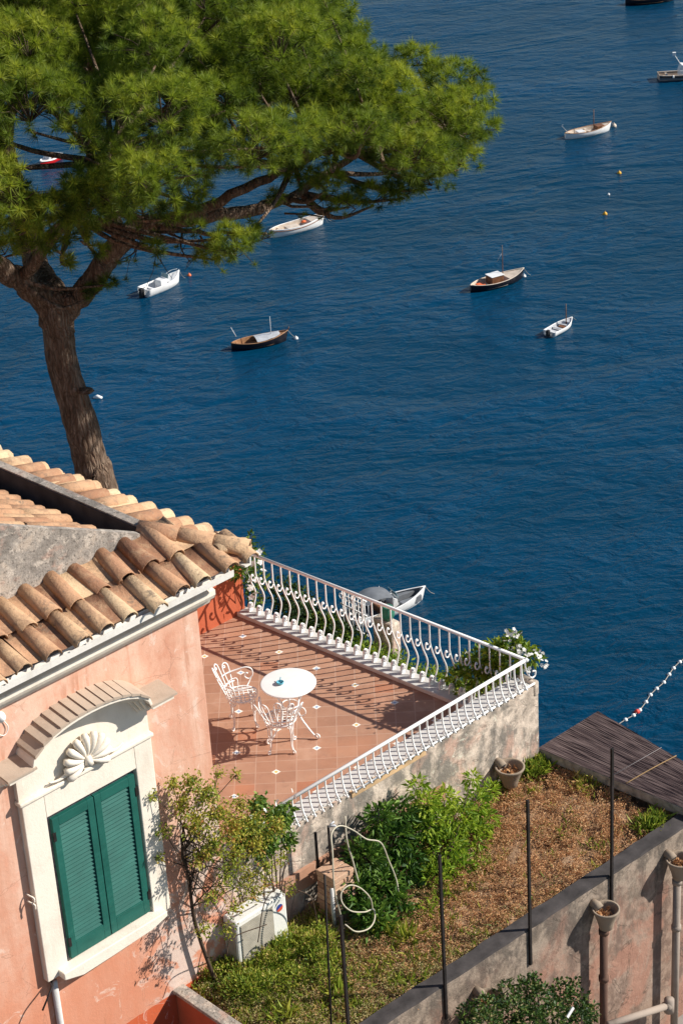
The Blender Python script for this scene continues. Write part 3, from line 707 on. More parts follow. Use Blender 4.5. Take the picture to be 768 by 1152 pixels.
# ================================================================== GARDEN SIDE
gw = thing('garden_wall', (-2, -2.05, -3.2), 'grey and pink rendered garden wall with black top, bearing iron poles', 'wall')
go = lambda u: -2.14-.052*u*.9 if False else -2.14-.04*u
m = MB(); m.prism([(-7, go(-7)), (.25, go(.25)), (.25, go(.25)+.20), (-7, go(-7)+.20)], lambda p, q, t: (p, q, t), -3.2, -.475); m.build('wall', 'garden_wall', gw)
m = MB()
V = []; F = []; nn = 60
for i in range(nn+1):
    u = -7+7.26*i/nn; j1, j2 = rs.normal()*.006, rs.normal()*.008
    V += [(u, go(u)+.006+j1*.5, -.474), (u, go(u)+.012+j1, -.445+j2*.3), (u, go(u)+.19+j2, -.44), (u, go(u)+.205+j2, -.50)]
for i in range(nn):
    for k in range(3): F.append((4*i+k, 4*i+k+1, 4*i+4+k+1, 4*i+4+k))
m.add(V, F); m.build('wall_top', 'bitumen_shade', gw)
# stair well wall on the left
sw = thing('stairwell_wall', (-5.6, -1.0, -3.2), 'low red wall with grey stone cap between garden and stairwell', 'wall')
m = MB(); m.box(-5.66, -5.57, -2.2, -.004, -3.2, -.455); m.build('wall', 'red', sw)
m = MB(); m.box(-5.70, -5.555, -2.2, -.004, -.453, -.41); m.build('cap', 'concrete', sw, bevel=.008)

# reed roof
rr = thing('reed_roof', (.6, -1.8, -3.2), 'dark brown reed mat roof with concrete edge beyond the dry garden', 'roof')
m = MB(); V = []; n1, n2 = 100, 14
def rx(a, b):   # a across (0 near .. 1 far), b along
    d = .02-2.2*b; u0 = .035-.10*d*.9; u1 = 1.10-.05*(-d)
    u0 = .02+.085*(-d); u1 = 1.12+.12*d
    return np.array((u0+(u1-u0)*a, d, -.335-.02*a+.003*math.sin(a*220+b*7)+.0022*rs.normal()))
for i in range(n1+1):
    for j in range(n2+1): V.append(rx(i/n1, j/n2))
m.add(V, [(i*(n2+1)+j, i*(n2+1)+j+1, (i+1)*(n2+1)+j+1, (i+1)*(n2+1)+j) for i in range(n1) for j in range(n2)]); m.build('reed_mat', 'reed', rr)
m = MB(); m.prism([(.022, .02), (.200, -2.17), (.280, -2.17), (.09, .02)], lambda p, q, t: (p, q, t), -.47, -.345); m.build('edge_beam', 'mortar', rr, bevel=.01)
m = MB(); m.tube([rx(0, .468)+(0, 0, .012), rx(1, .49)+(0, 0, .012)], .004, 5); m.build('tie_string', 'string', rr)
m = MB(); m.tube(smooth([rx(0, .57)+(0, 0, .018), rx(.5, .585)+(0, 0, .02), rx(1, .60)+(0, 0, .018)]), .007, 5); m.build('tie_string', 'ochre', rr)
m = MB()
for b in np.linspace(.02, .95, 5):
    p = rx(.9, b); m.box(p[0]-.06, p[0]+.06, p[1]-.06, p[1]+.06, -3.2, -.38)
m.build('posts', 'brown', rr)
m = MB(); m.box(.30, .40, -2.1, -.02, -3.2, -.48); m.build('back_wall', 'garden_wall', rr)

# iron poles
ptxt = ['rusty black iron pole at the far end of garden wall, nearest the reed roof', 'rusty black iron pole above the leafy shrub, second from the reed roof', 'rusty black iron pole in front of the bright green sapling', 'short cut black iron pole beside the brick pillar and hose']
for i, (px, top) in enumerate(((688, 842), (593, 900), (494, 962), (383, 1030))):
    q = Pd(px, top, -2.10+.02); u = q[0]; y = go(u)-.014; q = Pd(px, top, y)
    m = MB(); m.box(q[0]-.017, q[0]+.017, y-.013, y+.013, -.95+.1*i*.3, q[2])
    single(m, 'iron_pole', 'iron', (q[0], y, -.9), ptxt[i], 'pole', 'iron poles along the garden wall', bevel=.003)
q = Pd(365, 984, -1.55); q2 = Pd(371, 1146, -1.75)
m = MB(); m.tube([q, (q+q2)/2+(.006, 0, 0), (q2[0], q2[1], -.6)], .011, 6); single(m, 'thin_rod', 'iron', (q2[0], q2[1], -.6), 'thin brown rod standing beside the cut pole left of the hose', 'rod')

# rain hoppers
def hopper(top, r, label, pipe_to, pm='pipe', vertical=True, g='clay rain hoppers on walls'):
    o = thing('rain_hopper', top-np.array((0, 0, .3)), label, 'rain hopper', g)
    m = MB(); m.lathe([(.0, -.27), (r*.42, -.27), (r*.5, -.26), (r*.62, -.18), (r*.9, -.05), (r*1.0, -.03), (r*1.04, -.01), (r*1.04, .0), (r*.9, .0), (r*.85, -.03), (r*.45, -.2), (0, -.21)], 24, top); m.build('bowl', 'clay', o)
    m = MB(); P_, d_ = cloud(60, top+np.array((0, 0, -.07)), (r*.6, r*.6, .03)); leaf_quads(m, P_, .05, .03, .1+.6*rs.rand(60)); m.build('dead_leaves', 'dry', o, fixn=False)
    m = MB(); m.tube([top+np.array((-r*.25, r*1.2, .02)), top+np.array((-r*.25, r*.62, .015)), top+np.array((-r*.25, r*.38, -.01))], [.05, .052, .052], 12); sp_ = m.build('spout', 'clay', o)
    m = MB(); m.tube([top+np.array((-r*.25, r*.39, -.009)), top+np.array((-r*.25, r*.36, -.012))], .038, 12); m.build('spout_mouth_shade', 'dark', sp_)  # dark disc stands in for the shade inside the open spout
    if pipe_to is not None:
        m = MB(); m.tube([top+np.array((0, .03, -.26)), (top[0], top[1]+.03, pipe_to)], .045, 12)
        for zz in (-.30, -.95): m.tube([top+np.array((0, .03, zz)), top+np.array((0, .03, zz-.06))], .058, 12)
        m.build('downpipe', pm, o)
    return o
hopper(Pd(681, 1022, go(-1.7)-.17), .148, 'clay rain hopper on garden wall under the tallest iron pole', -3.2, 'pipe_dark')
hopper(Pd(764, 966, go(-.4)-.17), .155, 'clay rain hopper with long pale downpipe at the right end of garden wall', -3.2)
hopper(Pd(550, 1121, go(-3.5)-.17), .145, 'clay rain hopper half hidden by the shrub', None)
hopper(Pd(573, 862, -.155), .17, 'large clay rain hopper on the stained terrace wall near its corner', None)
q = Pd(764, 966, go(-.4)-.17); a = np.array((q[0]-.02, q[1]-.02, -2.50)); b = np.array((-1.75, go(-1.7)-.19, -2.14))
b = Pd(683, 1153, q[1]-.03); a = Pd(752, 1131, q[1]-.03)
m = MB(); m.tube([a, b], .042, 12); dd = (b-a)/np.linalg.norm(b-a); m.tube([a-dd*.02, a+dd*.08], .058, 12); m.tube([a-dd*.0+(0, 0, .09), a+(0, 0, -.09)], .06, 12)
single(m, 'drain_pipe', 'pipe', b, 'grey sloping drain pipe along the foot of garden wall', 'pipe')

# brick pillar with tap
pb = np.array((-3.60, -.28, -.58)); pil = thing('brick_pillar', pb, 'small crumbling brick pillar with tap against the terrace wall', 'pillar')
m = MB(); z = -.58
for c in range(9):
    h = .075; w = .15+rs.normal()*.006 if c else .22
    for k in (-1, 1):
        if c % 2: m.obox((pb[0]+k*w*.5, pb[1], z+h/2), (w*.5-.004, 0, 0), (0, w*.95, 0), (0, 0, h/2-.004), rnd=rs.rand())
        else: m.obox((pb[0], pb[1]+k*w*.5, z+h/2), (w, 0, 0), (0, w*.5-.004, 0), (0, 0, h/2-.004), rnd=rs.rand())
    z += h
m.build('brick_stack', 'brick', pil, bevel=.010)
m = MB(); m.tube([(pb[0]-.17, pb[1]-.12, -.55), (pb[0]-.17, pb[1]-.12, -.02)], .022, 8); m.build('side_pipe', 'marble', pil)
TP = np.array((pb[0]+.02, -.20, .60))
m = MB(); m.tube([(TP[0], TP[1], .05), TP], .013, 8); m.tube([(TP[0]-.1, TP[1]+.1, .05), (TP[0]-.1, TP[1]+.1, .52)], .016, 8); m.build('riser_pipe', 'iron', pil)
m = MB(); m.tube([TP+(0, 0, -.01), TP+(.05, -.05, .0), TP+(.07, -.07, -.05)], .014, 8); m.tube([TP+(.0, -.03, .03), TP+(.06, -.03, .035)], .010, 6); m.build('tap', 'tarp', pil)
# hose
hp = [Pd(388, 918, -.30), Pd(390, 945, -.40), Pd(397, 970, -.45), Pd(403, 992, -.5)]
m = MB(); m.tube(smooth(hp), .010, 7)
hp2 = [Pz(384, 1033, -.1), Pd(376, 1000, -.75), Pd(374, 960, -.65), Pd(373, 938, -.5), Pd(382, 929, -.45), Pd(397, 934, -.5), Pd(412, 944, -.55), Pd(428, 948, -.6), Pd(437, 968, -.62), Pd(445, 988, -.66), Pd(448, 1003, -.7)]
m.tube(smooth(hp2), .0085, 7)
hp3 = [Pd(419, 1022, -.95), Pd(416, 1010, -.95), Pd(405, 999, -.92), Pd(393, 996, -.9), Pd(384, 1004, -.9), Pd(385, 1016, -.95), Pd(395, 1025, -1.0), Pd(410, 1026, -1.0), Pd(420, 1023, -.97), Pd(421, 1035, -1.05), Pd(414, 1045, -1.1), Pd(400, 1048, -1.12), Pd(388, 1040, -1.1)]
m.tube(smooth(hp3), .008, 7)
single(m, 'garden_hose', 'hose', (pb[0], pb[1], -.5), 'cream garden hose looping over brick pillar and bush', 'hose')

# air conditioner
ac = thing('air_conditioner', (-4.62, -.06, -.52), 'white outdoor air conditioner unit at the foot of the pink wall, partly behind vine', 'air conditioner')
x0, x1, y0, y1, z0, z1 = -4.96, -4.26, -.22, .02, -.48, .12
y1 = -.0
m = MB(); m.box(x0, x1, y0, y1-.005, z0, z1); m.build('casing', 'acw', ac, bevel=.02)
m = MB(); m.box(x0+.05, x0+.50, y0-.010, y0-.002, z0+.06, z1-.06)
for zz in np.linspace(z0+.08, z1-.08, 22): m.box(x0+.055, x0+.495, y0-.016, y0-.009, zz-.004, zz+.004)
m.build('fan_grille', 'acg', ac)
m = MB(); m.box(x0-.006, x0-.001, y0+.03, y1-.04, z0+.05, z1-.06); m.build('side_vent', 'acg', ac)
for xx in (x0+.08, x1-.08):
    m = MB(); m.box(xx-.03, xx+.03, y0-.05, y1-.01, z0-.05, z0-.004); m.build('foot', 'acw', ac)
lc = np.array((x1-.10, y0-.004, z1-.14))
def half(mb, a0, a1): mb.prism([(0, 0)]+[(.045*math.cos(R(a)), .045*math.sin(R(a))) for a in np.linspace(a0, a1, 12)], lambda p, q, t: (lc[0]+p, t, lc[2]+q), lc[1], lc[1]+.003)
m = MB(); half(m, 20, 200); lg = m.build('badge', 'blue', ac)
m = MB(); half(m, 205, 375); m.build('badge_half', 'redp', lg)

# ================================================================== PLANTS
def plant(name, label, cat, root, foliage_mb, mat, stem_mb=None, flower=None, group=None, foliage_name='foliage'):
    o = thing(name, root, label, cat, group)
    foliage_mb.build(foliage_name, mat, o, fixn=False)
    if stem_mb is not None: stem_mb.build('stem', 'twig', o)
    if flower is not None and flower.n: flower.build('blossoms', 'petal', o, fixn=False)
    return o
def flowers(mb, pts, r=.03, n=5):
    for p in pts:
        ax = unit(rs.normal(size=3)+np.array((0, -.6, .9))); a = unit(np.cross(ax, rs.normal(size=3))); b = np.cross(ax, a)
        for k in range(n):
            t = 2*math.pi*k/n; d = a*math.cos(t)+b*math.sin(t); e = -a*math.sin(t)+b*math.cos(t)
            mb.add([p, p+d*r*.6+e*r*.4+ax*r*.15, p+d*r+ax*r*.1, p+d*r*.6-e*r*.4+ax*r*.15], [(0, 1, 2), (0, 2, 3)], rs.rand())
# wall climber
root = Pz(222, 1092, -.55); root[1] = min(root[1], -.12)
f = MB(); st = MB(); fl_ = MB()
tips = []
for (x, y, dep, rx_, n) in ((195, 882, -.14, .11, 60), (215, 880, -.2, .13, 90), (232, 893, -.3, .16, 150), (205, 905, -.2, .16, 130), (185, 935, -.15, .10, 40), (220, 925, -.3, .18, 170), (245, 915, -.35, .16, 150), (262, 930, -.35, .17, 170), (285, 925, -.3, .16, 150), (240, 950, -.35, .17, 150), (265, 960, -.35, .17, 150), (290, 950, -.3, .15, 110), (225, 965, -.3, .13, 70), (255, 985, -.4, .14, 70), (280, 985, -.35, .15, 70), (300, 975, -.4, .13, 50), (180, 965, -.12, .07, 18), (172, 895, -.1, .08, 16), (245, 870, -.25, .09, 30), (265, 872, -.25, .08, 20), (235, 1010, -.4, .12, 40), (265, 1020, -.5, .12, 40), (230, 1045, -.4, .12, 40), (285, 1005, -.45, .12, 40), (318, 965, -.35, .10, 24), (250, 1000, -.35, .15, 34), (275, 1000, -.3, .15, 30), (300, 995, -.32, .13, 26), (256, 1045, -.45, .13, 40), (310, 930, -.3, .14, 90), (270, 905, -.3, .13, 60), (325, 1000, -.3, .1, 20)):
    c = Pd(x, y, dep); tips.append(c); P, d = cloud(int(n*3.3), c, (rx_*1.1, rx_*.8, rx_*1.1), .15)
    leaf_quads(f, P,   .034, .018, np.clip(.52+rs.normal()*.12+.26*rs.normal(size=len(P)), 0, 1), droop=.2)
    for k in range(3):
        t, _ = cloud(1, c, (rx_*1.2, rx_, rx_*1.2)); st.tube(smooth([c, (c+t[0])/2+rs.normal(size=3)*.02, t[0]], 3), [.004]*4+[.002]*3, 4)
mid = Pd(205, 960, -.12)
trunkp = smooth([root, Pd(220, 1040, -.10), Pd(212, 985, -.10), mid, Pd(207, 925, -.13)])
st.tube(trunkp, np.linspace(.022, .012, len(trunkp)), 6)
for t in tips:
    b0 = trunkp[rs.randint(len(trunkp)//3, len(trunkp))]; st.tube(smooth([b0, (b0+t)/2+rs.normal(size=3)*.05+(0, -.04, .03), t], 5), np.linspace(.008, .003, 11), 5)
for (a_, b_, c_) in (((290, 1060), (300, 1010), (330, 990)), ((330, 1000), (350, 1010), (357, 1040)), ((255, 1075), (262, 1055), (300, 1040))):
    st.tube(smooth([Pd(*a_, -.45), Pd(*b_, -.42), Pd(*c_, -.40)]), .006, 5)
plant('climbing_vine', 'sparse yellow green vine climbing the pink wall beside the shutters', 'vine', root, f, 'vine', st)
# jasmine over the railing end
f = MB(); st = MB(); fl_ = MB(); root = np.array((-4.3, -.1, -.52)); pts = []
for (x, y, dep, rx_, n) in ((305, 925, .0, .17, 230), (285, 945, -.08, .16, 170), (318, 918, .05, .13, 150), (300, 950, -.12, .14, 120), (272, 935, .0, .15, 140), (325, 945, -.1, .10, 60), (290, 905, .05, .10, 70)):
    c = Pd(x, y, dep); pts.append(c); P, d = cloud(int(n*3.2), c, (rx_*1.35, rx_*.8, rx_*1.3), .15)
    leaf_quads(f, P, .06, .03, np.clip(.45+.28*rs.normal(size=len(P)), 0, 1), droop=.1)
flowers(fl_, [Pd(x+rs.normal()*2, y+rs.normal()*2, -.12) for x, y in ((326, 897), (311, 901), (302, 909), (296, 928), (281, 923), (318, 935), (307, 942), (287, 952), (276, 916), (322, 915), (265, 960), (300, 960), (314, 905), (328, 893))], .03)
stems(st, root, pts, .012, .08)
plant('jasmine', 'dark green jasmine with white flowers spilling over the near end of railing', 'plant', root, f, 'jasm', st, fl_)
# bushes in the garden bed
f = MB(); st = MB(); root = np.array((-2.95, -.35, -.56)); bl = []
for (x, y, dep, r) in ((410, 965, -.3, .22), (440, 945, -.25, .24), (430, 1000, -.5, .26), (400, 1005, -.45, .2), (455, 975, -.4, .25), (462, 1010, -.55, .24), (425, 920, -.2, .16), (450, 915, -.2, .17), (470, 930, -.25, .2), (415, 1030, -.65, .2), (445, 1030, -.7, .2), (425, 1040, -.8, .17), (455, 1038, -.85, .17)):
    bl.append((Pd(x, y, dep), (r*1.1, r*.85, r*1.1)))
bush(f, bl, .10, .034, 8500, .25, .5); stems(st, root, [b[0] for b in bl], .014)
plant('leafy_bush', 'dense dark green bush with lance leaves behind the cream hose', 'bush', root, f, 'darkl', st)
f = MB(); st = MB(); root = np.array((-2.35, -.62, -.56)); bl = []
for (x, y, dep, r) in ((500, 900, -.25, .13), (485, 925, -.35, .19), (515, 920, -.4, .19), (535, 905, -.35, .15), (550, 890, -.3, .10), (500, 955, -.5, .24), (530, 945, -.5, .22), (545, 925, -.45, .15), (545, 975, -.7, .18), (515, 985, -.7, .24), (490, 990, -.65, .22), (535, 1000, -.8, .17), (505, 1015, -.85, .16), (495, 1022, -.95, .17), (520, 1012, -.95, .17), (540, 985, -.85, .17), (480, 1030, -.95, .15), (560, 950, -.6, .12), (478, 905, -.25, .14), (470, 885, -.2, .10), (530, 875, -.25, .08)):
    bl.append((Pd(x, y, dep), (r*1.18, r*.9, r*1.15)))
bush(f, bl, .085, .024, 10500, .3, .62, .3); stems(st, root, [b[0] for b in bl], .013)
plant('peach_sapling', 'bright green young peach tree in the middle of the garden bed', 'sapling', root, f, 'peach', st)
# weeds under the vine and by the unit
f = MB(); root = Pz(300, 1085, -.56); bl = []
for k in range(95):
    x = 205+rs.rand()*165; y = 1058+rs.rand()**1.5*80-(x-205)*.22
    if x > 262 and y < 1082-(x-262)*.5: y += 30
    p = Pz(x, y, -.5); r = .06+.10*rs.rand()
    if p[0] < -5.42+r: continue
    bl.append((p, (r*1.1, r*1.1, r*1.35)))
bush(f, bl, .045, .017, 17000, -.25, .52, .28)
plant('weed_bush', 'yellow green weedy bush in front of the air conditioner', 'bush', root, f, 'weed', None)
# corner tuft near the terrace hopper and roof edge tufts
def tuft(name, label, px, n, L, spread, mat='weed', bright=.4):
    f = MB(); p0 = Pz(px[0], px[1], -.55); P = p0+np.stack([rs.normal(size=n)*spread, rs.normal(size=n)*spread*.7, np.abs(rs.normal(size=n))*.03], 1)
    dirs = np.stack([rs.normal(size=n)*.5, rs.normal(size=n)*.5, np.ones(n)], 1)
    leaf_quads(f, P, L, L*.10, np.clip(bright+.25*rs.normal(size=n), 0, 1), dirs=dirs, jitter=.35)
    return single(f, name, mat, p0, label, 'weeds', fixn=False)
tuft('grass_tuft', 'green grass clump at the corner below the terrace hopper', (600, 868), 1100, .17, .10, 'weed', .4)
tuft('grass_tuft', 'small green grass clump left of the terrace hopper', (560, 885), 300, .17, .08, 'hedge', .6)
tuft('grass_tuft', 'green grass clump beside the right end of garden wall top', (733, 930), 700, .14, .09, 'weed', .35)
tuft('grass_tuft', 'pale grass clump along the edge of the reed roof', (660, 885), 260, .15, .10, 'weed', .85)
# shrub at the bottom, below the garden wall
f = MB(); st = MB(); bl = []; root = np.array((-3.2, -2.75, -3.2))
for (x, y, dep, r) in ((525, 1140, -2.5, .13), (545, 1135, -2.55, .16), (570, 1118, -2.45, .16), (592, 1112, -2.45, .15), (575, 1140, -2.65, .2), (605, 1125, -2.6, .19), (630, 1115, -2.5, .15), (648, 1128, -2.55, .17), (620, 1145, -2.75, .2), (650, 1148, -2.75, .19), (665, 1140, -2.6, .11), (595, 1150, -2.8, .2), (545, 1155, -2.75, .2), (600, 1102, -2.4, .08), (645, 1105, -2.45, .07), (565, 1180, -2.8, .3), (620, 1185, -2.8, .32), (530, 1190, -2.8, .3), (660, 1190, -2.8, .25)):
    bl.append((Pd(x, y, dep), (r, r*.8, r)))
bush(f, bl, .045, .024, 16000, .1, .42, .3); stems(st, root, [b[0] for b in bl], .02, .1)
plant('shrub', 'dense dark green shrub in front of garden wall at the bottom', 'shrub', root, f, 'shrub', st)
p = Pd(641, 1139, -2.93); m = MB(); m.obox(p, (.05, 0, .035), (0, .006, 0), (-.012, 0, .02)); single(m, 'plant_tag', 'whitep', p, 'white plastic scrap caught in the shrub', 'scrap', bevel=.003)

# hedge beyond the sea railing and flowering bush in the corner
def hedge(name, label, spots, mat, L, W, dens, bright, cat='hedge', group=None):
    f = MB(); st = MB(); bl = []
    for (u, d, z, r) in spots: bl.append((np.array((u, d, z)), (r, r, r*.9)))
    root = np.array((spots[0][0], spots[0][1], -3.5)); bush(f, bl, L, W, dens, .1, bright, .3); stems(st, np.array((spots[0][0], spots[0][1], -1.2)), [b[0] for b in bl], .015)
    st.tube([root, (spots[0][0], spots[0][1], -1.0)], .03, 6)
    return plant(name, label, cat, root, f, mat, st)
hedge('hedge_bush', 'dark dense bush behind the far left end of sea railing', [(.02+.3*rs.rand(), 4.75-.3*k, -.22+.14*rs.rand()-.03*k, .24) for k in range(5)]+[(.3, 4.7-.3*k, -.42, .26) for k in range(5)], 'hedged', .06, .03, 9000, .4)
hedge('hedge_bush', 'yellow green bush behind the middle of sea railing', [(.05+.2*rs.rand(), 4.0-.22*k, -.38+.16*rs.rand(), .21) for k in range(12)]+[(.2, 3.9-.3*k, -.62, .22) for k in range(8)], 'hedge', .07, .026, 8500, .6)
hedge('hedge_bush', 'light green bush behind the near end of sea railing', [(.02+.2*rs.rand(), 1.55-.2*k, -.3+.12*k*.8+.08*rs.rand(), .17) for k in range(5)], 'hedge', .07, .026, 8500, .6)
f = MB(); st = MB(); fl_ = MB(); bl = []; root = np.array((-.0, .45, -1.2))
for (x, y, u, r) in ((515, 760, -.05, .12), (530, 750, -.05, .14), (545, 742, -.02, .15), (560, 735, .0, .15), (575, 745, .0, .13), (540, 765, -.1, .14), (520, 780, -.1, .10), (575, 728, .05, .12), (590, 735, .08, .11), (578, 718, .1, .07), (600, 740, .12, .07), (556, 752, -.02, .14), (505, 775, -.05, .10)):
    d_ = ray(x, y); c = OR+d_*(u-OR[0])/d_[0]; bl.append((c, (r*1.2, r*1.2, r*1.15)))
bush(f, bl, .085, .032, 9000, .1, .5, .28); stems(st, root, [b[0] for b in bl], .012)
for (x, y) in ((577, 714), (583, 713), (571, 718), (569, 728), (580, 731), (590, 731), (593, 735), (607, 738), (604, 735), (613, 748), (610, 751), (551, 735), (535, 742), (527, 735), (553, 754), (536, 765), (549, 757), (523, 745), (586, 734), (563, 735), (579, 712), (594, 752), (542, 748), (515, 762), (608, 741), (573, 713), (584, 729), (597, 737)):
    for _ in range(4):
        d_ = ray(x+2.6*rs.normal(), y+2.2*rs.normal()); flowers(fl_, [OR+d_*(-.10+.12*(x-515)/90.+.03*rs.normal()-OR[0])/d_[0]], .026)
plant('flowering_bush', 'green bush with white flower clusters at the corner where the railings meet', 'bush', root, f, 'hedge', st, fl_)
f = MB(); st = MB(); fl_ = MB(); bl = []; root = np.array((-.35, 4.95, -1.2))
for (x, y, dep, r) in ((272, 640, 4.55, .13), (284, 632, 4.7, .12), (290, 645, 4.6, .10), (283, 660, 4.7, .11), (264, 644, 4.5, .10), (292, 622, 4.75, .08), (280, 615, 4.8, .08), (287, 675, 4.75, .09), (296, 655, 4.7, .08), (283, 602, 4.85, .05)):
    bl.append((Pd(x, y, dep), (r, r*.8, r)))
bush(f, bl, .07, .034, 8500, .15, .45, .3); stems(st, root, [b[0] for b in bl], .01)
flowers(fl_, [Pd(x+rs.normal(), y+rs.normal(), 4.42) for x, y in ((280, 626), (284, 634), (278, 633), (291, 620), (288, 640), (281, 655), (282, 662), (296, 640), (293, 632), (286, 668), (276, 642), (284, 648), (290, 652), (283, 671), (280, 659))], .05)
plant('flowering_creeper', 'white flowered creeper over the red wall below the roof corner', 'creeper', root, f, 'jasm', st, fl_)

# neighbouring white pier and railing beyond the hedge
o = thing('white_pier', (.62, 3.2, -3.5), 'white rubble pier with green jar beyond the sea railing', 'pier')
m = MB(); m.box(.57, .74, 3.0, 3.36, -3.5, -.05); m.build('shaft', 'terrace_wall', o, bevel=.03)
m = MB(); m.lathe([(0, 0), (.05, 0), (.085, .06), (.09, .12), (.06, .18), (.07, .2), (.055, .2), (0, .17)], 16, (.655, 3.14, -.048)); single(m, 'green_jar', 'greenp', (.655, 3.14, -.048), 'green glazed jar standing on the white pier beyond the railing', 'jar')
rl = thing('lower_railing', (.63, 3.76, -.42), 'small white railing seen through the sea railing, left of white pier', 'railing')
m = MB()
m.tube([(.62, 3.50, .10), (.64, 4.02, .10)], .014, 6); m.build('top_rail', 'white', rl)
m = MB(); m.tube([(.62, 3.50, -.12), (.64, 4.02, -.12)], .012, 6); m.build('middle_rail', 'white', rl)
m = MB(); m.tube([(.62, 3.50, -.42), (.64, 4.02, -.42)], .014, 6); m.build('bottom_rail', 'white', rl)
for k in range(8):
    d = 3.54+.062*k; m = MB(); m.tube([(.622+.002*k, d, -.42), (.622+.002*k, d, .10)], .008, 5); m.tube([(.622+.002*k, d+.028+.026*math.cos(t), .0+.04*math.sin(t)) for t in np.linspace(0, 6.28, 12)], .006, 5); m.build('baluster', 'white', rl)

# ground cover in the garden -------------------------------------------------
def in_bed(u, d): return -5.5 < u < .1 and go(u)+.22 < d < -.03
f = MB(); Ps = []; Ds = []; Rn = []
k = 0
while k < 3000:
    u = -5.5+5.6*rs.rand(); d = -2.0+1.98*rs.rand()
    if not in_bed(u, d): continue
    k += 1; n = rs.randint(36, 70); c = np.array((u, d, -.545))
    g = 1/(1+math.exp((u+3.4+.8*math.sin(d*4)+.5*rs.normal())*3.0))          # greener to the left
    if rs.rand() < .35+.25*math.sin(u*6)*math.sin(d*7): continue
    s_ = .035+.03*rs.rand()
    for _ in range(n):
        Ps.append(c+np.array((rs.normal()*s_*(.3+.9*_/n), rs.normal()*s_*(.3+.9*_/n), abs(rs.normal())*.022+.05*max(0, 1-(_/n))))); Ds.append((rs.normal()*.9, rs.normal()*.9, .7))
        Rn.append(np.clip(.45+rs.normal()*.22, 0, .92) if rs.rand() > g*.8+.05 else .93+.07*rs.rand())
leaf_quads(f, np.array(Ps), .026, .009, np.array(Rn), dirs=np.array(Ds), jitter=.3)
tag(f.build('dry_ground_cover', 'dry', fixn=False), 'withered orange brown ground cover over the garden bed', 'ground cover', kind='stuff')
f = MB(); Ps = []; Rn = []
for k in range(5200):
    u = -5.5+5.6*rs.rand(); d = -2.0+1.98*rs.rand()
    w = 1/(1+math.exp((u+3.9+.7*math.sin(d*5+u*2))*2.4))*.9+.05*(rs.rand() < .5)+(.3 if math.sin(u*3.1+1)*math.sin(d*4.3+u) > .8 else 0)
    if in_bed(u, d) and rs.rand() < w: Ps.append((u, d, -.55)); Rn.append(np.clip(.45+rs.normal()*.28, 0, 1))
Ps = np.array(Ps); n = len(Ps); Ps = np.repeat(Ps, 4, 0)+rs.normal(size=(n*4, 3))*np.array((.025, .025, .004))
leaf_quads(f, Ps, .12, .010, np.repeat(np.array(Rn), 4), dirs=np.stack([rs.normal(size=n*4)*.5, rs.normal(size=n*4)*.5, np.ones(n*4)], 1), jitter=.2)
for k in range(150):
    u = -5.4+5.4*rs.rand(); d = -1.95+1.9*rs.rand()
    if not in_bed(u, d) or rs.rand() > .10+.9/(1+math.exp((u+3.7)*2.4)): continue
    n = rs.randint(14, 40); h = .05+.12*rs.rand()*(1.5 if u < -3.4 else .8); P_ = np.array((u, d, -.55))+rs.normal(size=(n, 3))*np.array((.03, .03, .004))
    leaf_quads(f, P_, h, h*.16, np.clip(.25+.5*rs.rand()+.15*rs.normal(size=n), 0, 1), dirs=np.stack([rs.normal(size=n)*.6, rs.normal(size=n)*.6, np.ones(n)], 1), jitter=.3)
st_ = []
tag(f.build('wild_grass', 'weed', fixn=False), 'thin green and straw coloured grass in the garden bed', 'grass', kind='stuff')

# ================================================================== PINE
TR = 30.0
tree = thing('stone_pine', Pr(112, 600, TR), 'tall umbrella pine leaning beside the tiled roof', 'tree')
def tp(x, y, dr=0): return Pr(x, y, TR+dr)
bk = MB()
tr_path = smooth([Pr(118, 600, TR)-np.array((0, 0, 8)), tp(116, 590), tp(101, 520), tp(86, 460), tp(71, 410), tp(66, 370), tp(60, 338), tp(47, 312, .5), tp(37, 280, 1.0), tp(42, 235, 1.4)], 6)
rad = np.interp(np.linspace(0, 1, len(tr_path)), [0, .12, .25, .37, .5, .61, .70, .78, .88, 1], [.45, .34, .295, .275, .26, .275, .285, .24, .19, .15])
nb = 18; rad = rad*.89
P = tr_path; T = unit(np.gradient(P, axis=0)); V = []
for i in range(len(P)):
    a = unit(np.cross(T[i], FWD)); b = np.cross(T[i], a)
    for k in range(nb):
        t = 2*math.pi*k/nb; r = rad[i]*(1+.05*math.sin(3*t+i*.3)+.035*rs.normal()); V.append(P[i]+r*(math.cos(t)*a+math.sin(t)*b))
bk.add(V, [(i*nb+k, i*nb+(k+1) % nb, (i+1)*nb+(k+1) % nb, (i+1)*nb+k) for i in range(len(P)-1) for k in range(nb)], smooth=True)
bk.lathe([(0, -.03), (.10, -.02), (.13, 0), (.10, .03), (0, .05)], 8, tp(97, 440, -.28))
trunk = bk.build('trunk', 'bark', tree)
lm = MB(); nodes = []
def limb(pts, r0, r1, keep=True):
    S = smooth(pts, 6); S = S+rs.normal(size=S.shape)*.02; lm.tube(S, np.linspace(r0, r1, len(S)), 9); 
    if keep: nodes.extend([tuple(q)+(r,) for q, r in list(zip(S, np.linspace(r0, r1, len(S))))[len(S)//2:]])
limb([tp(66, 375), tp(56, 345), tp(28, 318, -.25), tp(-5, 298, -.6), tp(-60, 262, -1.0), tp(-130, 200, -1.0)], .23, .12)
limb([tp(38, 282, 1.0), tp(20, 225, 1.6), tp(8, 150, 2.0), tp(30, 80, 2.2)], .18, .09)
limb([tp(64, 372), tp(74, 350, -.05), tp(98, 322, -.12), tp(120, 293, -.3), tp(141, 264, -.5)], .20, .16, False)
